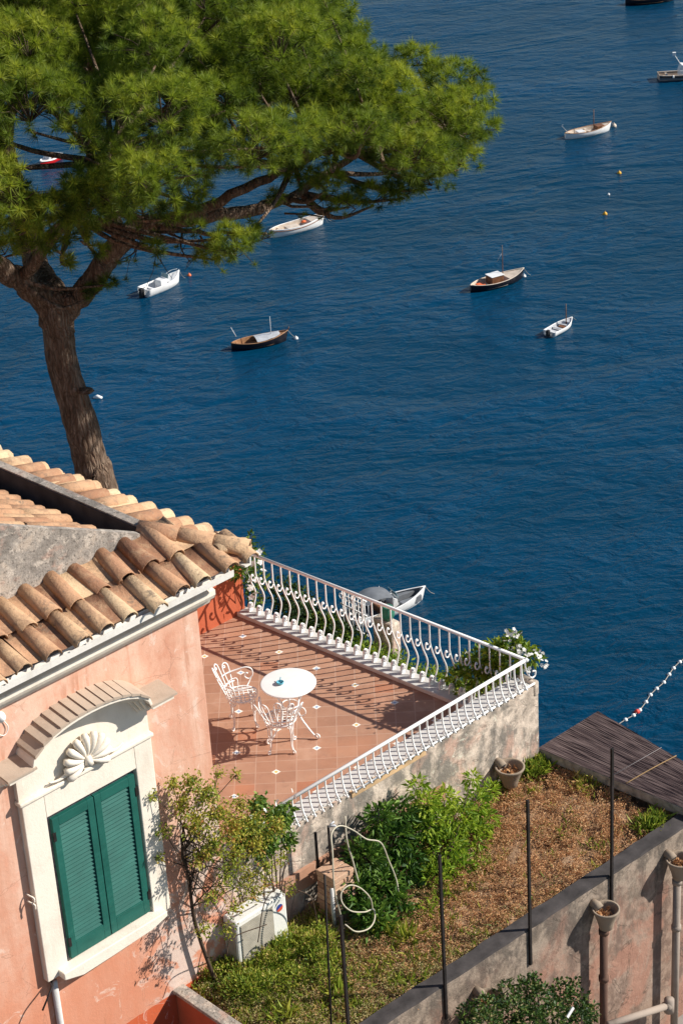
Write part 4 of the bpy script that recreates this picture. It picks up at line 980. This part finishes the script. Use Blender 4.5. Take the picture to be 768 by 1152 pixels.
limb([tp(140, 265, -.5), tp(165, 252, -.6), tp(215, 246, -.6), tp(262, 240, -.3), tp(305, 230, 0), tp(345, 210, .3), tp(400, 175, .6)], .15, .05)
limb([tp(136, 268, -.5), tp(125, 235, -.4), tp(120, 190, 0), tp(150, 140, .6)], .12, .06)
limb([tp(170, 252, -.6), tp(230, 262, -1.6), tp(300, 262, -2.4)], .05, .015, False)
limb([tp(200, 247, -.6), tp(250, 225, -1.2), tp(330, 185, -1.2), tp(420, 150, -.9), tp(480, 135, -.5)], .09, .03)
limb([tp(26, 235, 1.6), tp(100, 205, 2.4), tp(210, 140, 3.0), tp(310, 105, 3.0), tp(380, 95, 2.6)], .11, .04)
limb([tp(25, 312, -.3), tp(60, 268, -1.4), tp(100, 215, -2.6), tp(125, 165, -3.4)], .10, .04)
limb([tp(300, 225, 0), tp(345, 232, -.2), tp(385, 235, -.2)], .03, .008, False)
def pix(p):
    d = np.asarray(p)-OR; k = d@FW; return 384+FPX*(d@IX)/k, 576-FPX*(d@IY)/k
Cc = Pr(75, 250, TR)
def local(x, y, z): return np.array((Cc[0], Cc[1], 0))+RIGHT*x+FWD*y+np.array((0, 0, z))
clumps = []
def zt(rho): return 4.55+3.1*math.sqrt(max(0, 1-rho*rho))
def grow(nmax, d0, d1, r0, r1, gap, tone):
    mine = []; tries = 0
    while len(mine) < nmax and tries < 16000:
        tries += 1
        x, y = rs.uniform(-1, 1, 2); rho = math.hypot(x, y)
        if rho > 1: continue
        wx = 5.7 if x > 0 else 6.5; wy = 5.0 if y < 0 else 6.0
        a = math.atan2(y, x); rim = 1+.05*math.sin(5*a+1)+.05*math.sin(9*a)
        p = local(x*wx*rim, y*wy*rim, zt(rho)-d0-(d1-d0)*rs.rand()+rs.normal()*.1)
        r = r0+(r1-r0)*rs.rand()
        qx, qy = pix(p)
        if qy+.75*r*72 > np.interp(qx, [-200, 60, 130, 200, 300, 350, 400, 480, 545], [300, 264, 248, 232, 216, 210, 216, 214, 178]): continue
        if qx+.8*r*72 > 548: continue
        if qx+.5*r*72 > 385 and qy-.75*r*72 < np.interp(qx+.5*r*72, [385, 415, 440, 470, 520, 545], [-20, 35, 58, 45, 80, 125]): continue
        if any(np.linalg.norm((p-q)*np.array((1, 1, 1.35))) < gap*(r+s_) for q, s_, _ in mine): continue
        mine.append((p, r, tone))
    clumps.extend(mine)
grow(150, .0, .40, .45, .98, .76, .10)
grow(170, .8, 1.9, .45, .75, .62, -.08)  # inner clumps tinted darker, shade between the pads put into needle colour
for (x, y, dr, r) in ((265, 274, -3.5, .36), (255, 262, -3.3, .2), (240, 285, -3.2, .2), (280, 258, -2.8, .16), (175, 280, -3.4, .14), (190, 238, -3.6, .25), (215, 215, -3.4, .4), (160, 232, -3.8, .35), (335, 196, -1.5, .3), (365, 205, -.8, .3), (310, 222, -1.5, .14), (380, 226, -.2, .22), (392, 228, 0, .16), (60, 235, -4.0, .5), (20, 245, -4.0, .5), (30, 272, -3.5, .22), (5, 280, -3.3, .25), (60, 275, -3.3, .18), (90, 262, -3.5, .25), (75, 295, -3, .12), (110, 282, -3.2, .14), (222, 256, -3.0, .12), (130, 238, -3.4, .2), (100, 225, -4.2, .45), (130, 215, -4.2, .6), (420, 220, .2, .35), (455, 212, .4, .35), (485, 200, .3, .4), (515, 178, .2, .4), (525, 140, .0, .5), (530, 110, .3, .4), (510, 90, .5, .5), (470, 65, 1.0, .4), (104, 328, -.5, .16), (122, 316, -.6, .14)):
    clumps.append((Pr(x, y, TR+dr), r, .04))
gaps = [((53, 177), 42), ((46, 135), 14), ((82, 125), 10), ((185, 118), 12), ((262, 138), 10), ((330, 128), 10), ((125, 140), 12)]
# template tufts
def tuft_template(n=72):
    d = unit(rs.normal(size=(n, 3))+np.array((0, 0, 1.0))); L = .10+.07*rs.rand(n); a = unit(np.cross(d, rs.normal(size=(n, 3)))); w = .0032
    b = d*.015; return np.stack([b+a*w, b-a*w, d*L[:, None]+np.array((0, 0, -.012))], 1)
temps = [tuft_template() for _ in range(10)]
crown = MB(); tw_ = MB(); allv = []; allr = []
nodes_a = np.array(nodes)
for p, r, tone in clumps:
    n = int(270*r*r)+4
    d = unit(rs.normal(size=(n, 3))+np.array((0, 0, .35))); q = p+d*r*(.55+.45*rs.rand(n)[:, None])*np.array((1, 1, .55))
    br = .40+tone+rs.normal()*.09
    for i in range(n):
        x, y = pix(q[i])
        if any(math.hypot(x-g[0], y-g[1]) < rr*(1+.25*rs.normal()) for g, rr in gaps): continue
        ax = unit(d[i]*.9+np.array((0, 0, .55))+rs.normal(size=3)*.25); e1 = unit(np.cross(ax, rs.normal(size=3))); e2 = np.cross(ax, e1)
        s = .8+.5*rs.rand(); Mx = np.stack([e1, e2, ax], 0)*s
        t = temps[rs.randint(10)]; allv.append(q[i]+t@Mx); allr.append(np.clip(br+.13*rs.normal()+.07*rs.normal(size=len(t))+.22*max(0, d[i][2]), 0, 1))  # tufts facing up coloured lighter, like sunlit pad tops
        if i % 9 == 0: tw_.tube([p-np.array((0, 0, r*.3)), (p+q[i])/2-np.array((0, 0, .05)), q[i]], [.010, .007, .004], 4)
    if len(nodes_a):
        dist = np.linalg.norm(nodes_a[:, :3]-p, axis=1)+np.maximum(0, nodes_a[:, 2]-p[2])*2; j = dist.argmin(); a = nodes_a[j, :3]
        mx_, my_ = pix((a+p)/2)
        if dist[j] < 3.4 and math.hypot(mx_-56, my_-176) > 42 and math.hypot(pix(p)[0]-56, pix(p)[1]-176) > 40: lm.tube(smooth([a, (a+p)/2+rs.normal(size=3)*.08-np.array((0, 0, .22)), p-np.array((0, 0, r*.45))], 5), np.linspace(min(.05, nodes_a[j, 3]), .014, 11), 6)
# bare hanging twigs below the crown
for (x, y, x2, y2, dr) in ((180, 255, 185, 300, -2.5), (190, 262, 250, 268, -2.6), (205, 262, 215, 296, -2.6), (225, 265, 262, 290, -2.8), (240, 262, 236, 285, -2.7), (170, 262, 150, 292, -2.6), (260, 268, 300, 268, -2.6), (150, 268, 128, 296, -1.5), (285, 262, 275, 285, -2.6), (320, 240, 372, 246, -.5), (360, 225, 400, 235, -.2)):
    a, b = Pr(x, y, TR+dr), Pr(x2, y2, TR+dr-.3); S = smooth([a, (a+b)/2+rs.normal(size=3)*.08, b], 5); tw_.tube(S, np.linspace(.018, .005, len(S)), 5)
    for _ in range(6):
        s0 = S[rs.randint(2, len(S))]; e = s0+rs.normal(size=3)*.16; tw_.tube([s0, (s0+e)/2+rs.normal(size=3)*.02, e], [.007, .005, .003], 4)
        if rs.rand() < .45:
            t = temps[rs.randint(10)]; allv.append(e+t*.8); allr.append(np.clip(.4+.16*rs.normal(size=len(t)), 0, 1))
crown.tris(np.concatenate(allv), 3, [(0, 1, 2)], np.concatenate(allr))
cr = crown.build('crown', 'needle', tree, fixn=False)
lm.build('limbs', 'bark', tree); tw_.build('twigs', 'twig', tree)

# ================================================================== BOATS AND BUOYS
def hull_shape(L, B, fb, transom, bowrise, nst=18):
    ts = np.linspace(0, 1, nst); hb = []; sh = []
    for t in ts:
        if transom: b = B/2*(1-.16*(1-t)**2)*(1-max(0, (t-.35)/.65)**2.3)
        else: b = B/2*max(0, 1-abs(2*t-.96)**2.5 if t < .48 else 1-((t-.48)/.52)**2.2)
        hb.append(max(b, .025)); sh.append(fb*(.82+.35*max(0, .45-t)**2*4*.3+bowrise*max(0, t-.35)**2*2.3))
    return ts, np.array(hb), np.array(sh)
def boat(name, label, stern, bow, hullm, gunm, inm, B=2.2, fb=.75, transom=False, bowrise=.5, L=None, deckfrom=.72, sternband=None, thw=(.25, .45), extras=None, cat='boat'):
    a, b = Pz(*stern, SEA+fb*.9), Pz(*bow, SEA+fb*1.1); a[2] = b[2] = SEA
    d = b-a; Lm = np.linalg.norm(d) if L is None else L; d = d/np.linalg.norm(d)
    o = thing(name, a, label, cat); o.rotation_euler = (0, 0, math.atan2(d[1], d[0])); ORG[o.name] = np.zeros(3)
    Z = (0, 0, 0); ts, hb, sh = hull_shape(Lm, B, fb, transom, bowrise)
    m = MB(); V = []; n = len(ts); prof = [(1, 1), (1.0, .72), (.93, .35), (.72, -.1), (.3, -.32), (0, -.38)]
    full = [(k, z) for k, z in prof]+[(-k, z) for k, z in prof[-2::-1]]
    for t, b_, s_ in zip(ts, hb, sh):
        rake = max(0, t-.8)*.9
        for k, z in full: V.append((t*Lm-(rake*Lm*.25*(1-z) if t > .8 else 0), b_*k*(1 if z > 0 else .95), s_*z if z > 0 else z*fb))
    w = len(full)
    m.add(V, [(i*w+j, i*w+j+1, (i+1)*w+j+1, (i+1)*w+j) for i in range(n-1) for j in range(w-1)]+[tuple(range(w))], smooth=True)
    hull = m.build('hull', hullm, o, org=Z)
    # inside: walls, sole and fore deck
    m = MB(); V = []
    for t, b_, s_ in zip(ts, hb, sh):
        dk = s_-.06 if (t > deckfrom or (sternband and t < sternband)) else .22*fb
        bi = max(b_-.07, .01)
        V += [(t*Lm, bi, s_+.0), (t*Lm, bi*.96, dk), (t*Lm, -bi*.96, dk), (t*Lm, -bi, s_+.0)]
    m.add(V, [(4*i+j, 4*i+j+1, 4*i+5+j, 4*i+4+j) for i in range(n-1) for j in range(3)]+[(0, 1, 2, 3)]); m.build('deck', inm, o, org=Z)
    m = MB()
    for s in (1, -1): m.tube([(t*Lm, s*(b_-.035), s_+.005) for t, b_, s_ in zip(ts, hb, sh)], .058, 6, flat=.7)
    if transom: m.tube([(0, hb[0]-.03, sh[0]), (0, -hb[0]+.03, sh[0])], .05, 6)
    m.build('gunwale', gunm, o, org=Z)
    for t in thw:
        b_ = np.interp(t, ts, hb)-.07; s_ = np.interp(t, ts, sh); m = MB(); m.box(t*Lm-.13, t*Lm+.13, -b_, b_, s_-.22, s_-.17); m.build('thwart', inm, o, org=Z)
    if L is None:
        m = MB(); m.tube(smooth([(Lm-.05, 0, sh[-1]), (Lm+.5, .1, .35), (Lm+1.0, .2, -.05)], 4), .022, 4); m.build('mooring_rope', 'rope', o, org=Z)
    m = MB(); V = []
    for t, b_, s_ in zip(ts, hb, sh): V += [(t*Lm-(max(0, t-.8)*.9*Lm*.25*.8 if t > .8 else 0), b_*1.0+.004, s_*.16), (t*Lm-(max(0, t-.8)*.9*Lm*.25*.95 if t > .8 else 0), b_*.97+.004, .0)]
    if extras: extras(o, Lm, ts, hb, sh)
    return o
def mast(o, t, Lm, h, mat='brown', r=.05, lean=0, z0=.3):
    m = MB(); m.tube([(t*Lm, 0, z0), (t*Lm+lean, 0, h)], [r, r*.7], 7); m.build('mast', mat, o, org=(0, 0, 0))
def ex_cover(o, Lm, ts, hb, sh):
    m = MB(); V = []; tt = np.linspace(.42, .84, 8)
    for t in tt:
        b_ = np.interp(t, ts, hb)-.12; s_ = np.interp(t, ts, sh)
        for k in np.linspace(-1, 1, 7): V.append((t*Lm, b_*k, s_+.06+.16*(1-k*k)+.02*rs.normal()))
    m.add(V, [(i*7+j, i*7+j+1, i*7+8+j, i*7+7+j) for i in range(7) for j in range(6)], smooth=True); m.build('boat_cover', 'tarp', o, org=(0, 0, 0))
    mast(o, .70, Lm, 2.9, 'tarp'); m = MB(); m.tube([(.10*Lm, .1, 1.3), (.03*Lm, .35, 2.3)], .05, 6); m.build('tiller', 'tarp', o, org=(0, 0, 0))
    m = MB(); m.tube([(Lm, 0, sh[-1]), (Lm+.12, 0, sh[-1]+.35)], .05, 6); m.build('stem_post', 'brown', o, org=(0, 0, 0))
boat('wooden_boat', 'black hulled wooden boat with pale cover and mast, below the pine branch', (260, 386), (324, 373), 'hulln', 'wood', 'wood', 2.1, .85, extras=ex_cover, thw=(.12,))
def ex_cabin(o, Lm, ts, hb, sh):
    z = (0, 0, 0)
    m = MB(); m.box(.34*Lm, .56*Lm, -.62, .62, .3, 1.22); c = m.build('cabin', 'brown', o, org=z, bevel=.04)
    m = MB(); m.box(.33*Lm, .57*Lm, -.68, .68, 1.225, 1.29); m.build('cabin_roof', 'hullw', c, org=z, bevel=.03)
    mast(o, .60, Lm, 4.3, 'brown'); m = MB(); m.tube([(.60*Lm, 0, 3.5), (.60*Lm-.6, .2, 2.5)], .03, 5); m.build('boom', 'tarp', o, org=z)
    m = MB(); m.box(.12*Lm, .26*Lm, -.3, .4, .2, .62); m.build('engine_box', 'orange', o, org=z, bevel=.04)
boat('wooden_boat', 'black hulled wooden boat with small cabin and brown mast, right of the pine', (529, 321), (589, 303), 'hulln', 'deck', 'deck', 2.4, .85, extras=ex_cabin, deckfrom=.60, thw=(.1,))
def ex_row(o, Lm, ts, hb, sh):
    mast(o, .74, Lm, 2.5, 'brown', .055); z = (0, 0, 0)
    m = MB(); m.box(-.35, .02, -.16, .16, .1, .75); m.build('outboard_motor', 'blackp', o, org=z, bevel=.05)
    m = MB(); m.box(.50*Lm, .62*Lm, -.35, .35, .16, .34); m.build('seat_cushion', 'brown', o, org=z, bevel=.03)
boat('rowing_boat', 'small white open boat with bare brown mast, nearest the right edge of bay', (617, 373), (643, 357), 'hullw', 'hullw', 'tarp', 1.7, .6, True, .35, extras=ex_row, thw=(.42, .66))
def ex_gozzo(o, Lm, ts, hb, sh):
    mast(o, .62, Lm, 3.1, 'brown', .06); z = (0, 0, 0)
    m = MB(); m.box(.66*Lm, .82*Lm, -.4, .4, .45, .95); m.build('hatch', 'brown', o, org=z, bevel=.04)
    m = MB(); m.box(.25*Lm, .4*Lm, -.4, .4, .2, .72); m.build('engine_box', 'hullw', o, org=z, bevel=.04)
    m = MB(); m.tube([(.1*Lm, .3, .6), (-.02*Lm, .6, 1.6), (.0, .5, 1.75)], .04, 5); m.build('tiller', 'tarp', o, org=z)
boat('wooden_boat', 'white hulled wooden boat with brown mast, far out at upper right', (635, 150), (687, 138), 'hullw', 'wood', 'deck', 2.2, .85, extras=ex_gozzo, thw=(.15, .5))
def ex_white(o, Lm, ts, hb, sh):
    z = (0, 0, 0)
    m = MB(); m.box(.30*Lm, .52*Lm, -.6, .6, .2, .70); m.build('cushion', 'deck', o, org=z, bevel=.05)
    m = MB(); m.lathe([(0, -.08), (.28, -.08), (.3, 0), (.28, .08), (0, .08)], 12, (.62*Lm, .1, .85)); m.build('orange_float', 'orange', o, org=z)
    m = MB(); m.tube([(.97*Lm, .0, .9), (.97*Lm, 0, 1.45)], .05, 6); m.build('bow_post', 'hullw', o, org=z)
    m = MB(); m.tube([(.98*Lm, 0, .9), (1.05*Lm, 0, 0)], .02, 5); m.build('mooring_line', 'rope', o, org=z)
    for s in (1, -1):
        m = MB(); m.tube([(t*Lm, s*(b_+.01), s_*.80) for t, b_, s_ in zip(ts, hb, sh)], .055, 5); m.build('rubbing_strake', 'brown', o, org=z)
boat('white_boat', 'long white boat with brown trim half hidden by the right pine branch', (303, 259), (365, 241), 'hullw', 'hullw', 'deck', 2.2, 1.0, extras=ex_white, deckfrom=.7, thw=(.2,))
def ex_motor(o, Lm, ts, hb, sh):
    z = (0, 0, 0)
    m = MB(); m.box(.40*Lm, .58*Lm, -.5, .5, .3, 1.15); m.build('console', 'hullw', o, org=z, bevel=.06)
    m = MB(); m.obox((.60*Lm, 0, 1.35), (.06, 0, .22), (0, .55, 0), (.02, 0, -.006)); m.build('windscreen', 'glassy', o, org=z)
    m = MB(); m.box(-.5, -.02, -.22, .22, -.1, 1.0); m.build('outboard_motor', 'blackp', o, org=z, bevel=.08)
    m = MB()
    for s in (1, -1): m.tube(smooth([(.7*Lm, s*.75, 1.0), (.85*Lm, s*.55, 1.35), (.97*Lm, s*.12, 1.45)]), .025, 5)
    m.build('bow_rail', 'whitep', o, org=z)
boat('white_motorboat', 'white motorboat with outboard, right of the pine trunk under hanging twigs', (161, 325), (202, 306), 'hullw', 'hullw', 'hullw', 2.2, .95, True, extras=ex_motor, deckfrom=.58, thw=(.2,))
def ex_red(o, Lm, ts, hb, sh):
    z = (0, 0, 0)
    for s in (1, -1):
        m = MB(); m.tube([(t*Lm, s*(b_+.01), s_*.86) for t, b_, s_ in zip(ts, hb, sh)], .07, 5); m.build('white_stripe', 'hullw', o, org=z)
    m = MB(); m.box(.52*Lm, .66*Lm, -.45, .45, .6, 1.25); m.build('windscreen_box', 'tarp', o, org=z, bevel=.1)
    m = MB(); m.box(.3*Lm, .46*Lm, -.5, .5, .3, .8); m.build('seat', 'wood', o, org=z, bevel=.04)
boat('red_motorboat', 'small red and white motorboat seen through a gap in the pine crown', (66, 172), (39, 184), 'hullr', 'hullw', 'hullw', 1.7, .8, True, .3, extras=ex_red, deckfrom=.62, thw=(.25,), L=3.9)
def ex_launch(o, Lm, ts, hb, sh):
    z = (0, 0, 0)
    for s in (1, -1):
        m = MB(); m.tube([(t*Lm, s*(b_+.01), s_*.78) for t, b_, s_ in zip(ts, hb, sh)], .12, 6); m.build('rubbing_strake', 'blackp', o, org=z)
    m = MB(); m.box(.36*Lm, .58*Lm, -.7, .7, .4, 1.35); m.prism([(.36*Lm, 1.35), (.58*Lm, 1.35), (.50*Lm, 2.0), (.40*Lm, 2.1)], lambda p, q, t: (p, t, q), -.65, .65); m.build('wheelhouse', 'hullw', o, org=z, bevel=.06)
    m = MB(); m.tube([(.40*Lm, 0, 2.0), (.28*Lm, 0, 3.4)], .06, 6); m.box(.25*Lm, .31*Lm, -.2, .2, 3.3, 3.7); m.build('aerial', 'whitep', o, org=z)
    for k in (.24, .46, .7):
        b_ = np.interp(k, ts, hb)+.14; m = MB(); m.lathe([(0, -.22), (.11, -.16), (.13, 0), (.11, .16), (0, .22)], 10, (k*Lm, -b_, .72)); m.build('fender', 'whitep', o, org=z)
boat('grey_launch', 'grey launch with white fenders cut by the right edge of the picture', (740, 83), (790, 78), 'hullg', 'deck', 'deck', 2.5, 1.0, True, .3, L=7.5, extras=ex_launch, deckfrom=.75, thw=(.15,))
boat('dark_boat', 'dark hull of a moored boat at the very top right edge', (703, -1), (760, -8), 'hulln', 'wood', 'wood', 2.6, 1.0, extras=lambda o, Lm, ts, hb, sh: mast(o, .6, Lm, 3.5))
def ex_bimini(o, Lm, ts, hb, sh):
    z = (0, 0, 0); m = MB(); V = []; xs = np.linspace(.16*Lm, .50*Lm, 9)
    for i, x in enumerate(xs):
        for k in np.linspace(-1, 1, 9): V.append((x, k*1.05, 1.75+.28*math.sin(math.pi*i/8)+.22*(1-k*k)))
    m.add(V, [(i*9+j, i*9+j+1, i*9+10+j, i*9+9+j) for i in range(8) for j in range(8)], smooth=True); m.build('canopy', 'tarpg', o, org=z)
    for x in (.17, .33, .49):
        for s in (1, -1): m = MB(); m.tube([(x*Lm, s*1.0, .8), (x*Lm, s*1.03, 1.85)], .025, 5); m.build('canopy_pole', 'whitep', o, org=z)
    m = MB(); m.tube([(.13*Lm, .8+.28*math.cos(t), 1.55+.28*math.sin(t)) for t in np.linspace(0, 6.283, 18)], .085, 7); m.build('lifebuoy', 'orange', o, org=z)
    m = MB(); m.prism([(.52*Lm, .5), (.60*Lm, .5), (.585*Lm, 1.25), (.54*Lm, 1.35)], lambda p, q, t: (p, t, q), -.55, .55); m.build('console', 'hullw', o, org=z, bevel=.05)
    m = MB(); m.obox((.58*Lm, 0, 1.55), (-.10, 0, .26), (0, .6, 0), (.02, 0, .008)); m.build('windscreen', 'glassy', o, org=z)
    m = MB()
    for s in (1, -1): m.prism([(.62*Lm, 0), (.90*Lm, 0), (.90*Lm, .25), (.62*Lm, .45)], lambda p, q, t: (p, s*(.35+q), t), .30, .82)
    m.build('cushion', 'tarpg', o, org=z, bevel=.05)
    m = MB(); m.box(.35*Lm, .47*Lm, -.8, .8, .35, .95); m.build('nets', 'brown', o, org=z, bevel=.08)
    m = MB(); m.box(-.5, -.02, -.25, .25, -.1, 1.15); m.build('outboard_motor', 'blackp', o, org=z, bevel=.08)
boat('canopy_motorboat', 'white motorboat with grey canopy and orange lifebuoy behind the sea railing', (392, 693), (478, 660), 'hullw', 'hullw', 'tarpg', 2.5, .95, True, .35, extras=ex_bimini, deckfrom=.93, thw=(.2,))

def buoy(px, r, mat, label, cat='buoy', group=None, name='buoy'):
    p = Pz(*px, SEA); m = MB(); m.lathe([(0, -r), (r*.7, -r*.7), (r, 0), (r*.75, r*.7), (r*.2, r*.95), (r*.16, r*1.35), (0, r*1.4)], 14, p)
    return single(m, name, mat, p, label, cat, group)
buoy((680, 241), .28, 'yellow', 'yellow mooring buoy nearer the pine, lower of the two yellow ones'); buoy((696, 195), .28, 'yellow', 'yellow mooring buoy below the far white wooden boat, upper of the two yellow ones')
buoy((684, 219), .17, 'whitep', 'tiny white buoy between the two yellow buoys'); buoy((690, 142), .36, 'deck', 'pale round buoy at the bow of the far white wooden boat')
buoy((333, 381), .24, 'whitep', 'white buoy off the bow of the black boat with pale cover'); buoy((589, 311), .24, 'whitep', 'white buoy under the bow of the black boat with cabin')
buoy((213, 310), .24, 'orange', 'orange buoy off the bow of the white motorboat near the pine trunk'); buoy((249, 289), .14, 'whitep', 'tiny white buoy under the hanging pine twigs'); buoy((360, 250), .24, 'whitep', 'white buoy under the bow of the long white boat')
p = Pz(110, 448, SEA); m = MB(); m.tube([p+(-.15, .35, .0), p+(0, 0, .16), p+(.3, -.35, .0)], [.14, .22, .14], 8); single(m, 'buoy', 'whitep', p, 'elongated white float beside the pine trunk', 'buoy')
# swimming line
fp = [(768+i*0, 0) for i in range(0)]
line_px = [(775, 738), (764, 745), (757, 752), (752, 759), (746, 768), (738, 775), (731, 782), (726, 790), (719, 799), (712, 805), (703, 810), (692, 817), (680, 824)]
pts = [Pz(x, y, SEA) for x, y in line_px]
fln = thing('float_line', pts[5], 'line of white floats with one red float near the reed roof', 'float line')
m = MB(); m.tube(smooth(pts, 4)+np.array((0, 0, .03)), .035, 5); m.build('rope', 'rope', fln)
for i, q in enumerate(pts[:11]):
    m = MB(); r = .17; m.lathe([(0, -r), (r*.7, -r*.7), (r, 0), (r*.7, r*.7), (0, r)], 12, q); m.build('float', 'whitep', fln)
q = Pz(716, 801, SEA); m = MB(); r = .22; m.lathe([(0, -r), (r*.7, -r*.7), (r, 0), (r*.7, r*.7), (0, r)], 12, q); o = m.build('float', 'redbuoy', fln); o['label'] = 'red float'

# ================================================================== LIGHT, SKY, CAMERA
el = R(34.5); sunh = to_h([math.cos(R(2)), math.sin(R(2)), 0])
sd = Vector((sunh[0]*math.cos(el), sunh[1]*math.cos(el), math.sin(el)))
sun = bpy.data.lights.new('sun', 'SUN'); sun.energy = 4.9; sun.angle = R(.5); sun.color = (1, .945, .86)
so = bpy.data.objects.new('sun', sun); C.objects.link(so); so.rotation_euler = sd.to_track_quat('Z', 'Y').to_euler(); so.location = (5, -5, 30)
w = bpy.data.worlds.new('World'); scn.world = w; w.use_nodes = True; nt = w.node_tree
sky = nt.nodes.new('ShaderNodeTexSky'); sky.sky_type = 'NISHITA'; sky.sun_disc = False; sky.sun_elevation = el; sky.sun_rotation = math.atan2(sd.x, sd.y)
sky.air_density = 1.0; sky.dust_density = .1; sky.ozone_density = 3.0
nt.links.new(sky.outputs[0], nt.nodes['Background'].inputs[0]); nt.nodes['Background'].inputs[1].default_value = .070
cam = bpy.data.cameras.new('camera'); cam.sensor_fit = 'VERTICAL'; cam.sensor_height = 36; cam.lens = FPX/1152*36; cam.clip_end = 20000; cam.clip_start = .5
co = bpy.data.objects.new('camera', cam); C.objects.link(co)
mt = Matrix([[IX[i], IY[i], -FW[i], OR[i]] for i in range(3)]+[[0, 0, 0, 1]]); co.matrix_world = mt
scn.camera = co
scn.view_settings.view_transform = 'Standard'; scn.view_settings.look = 'None'; scn.view_settings.exposure = .47; scn.view_settings.gamma = 1
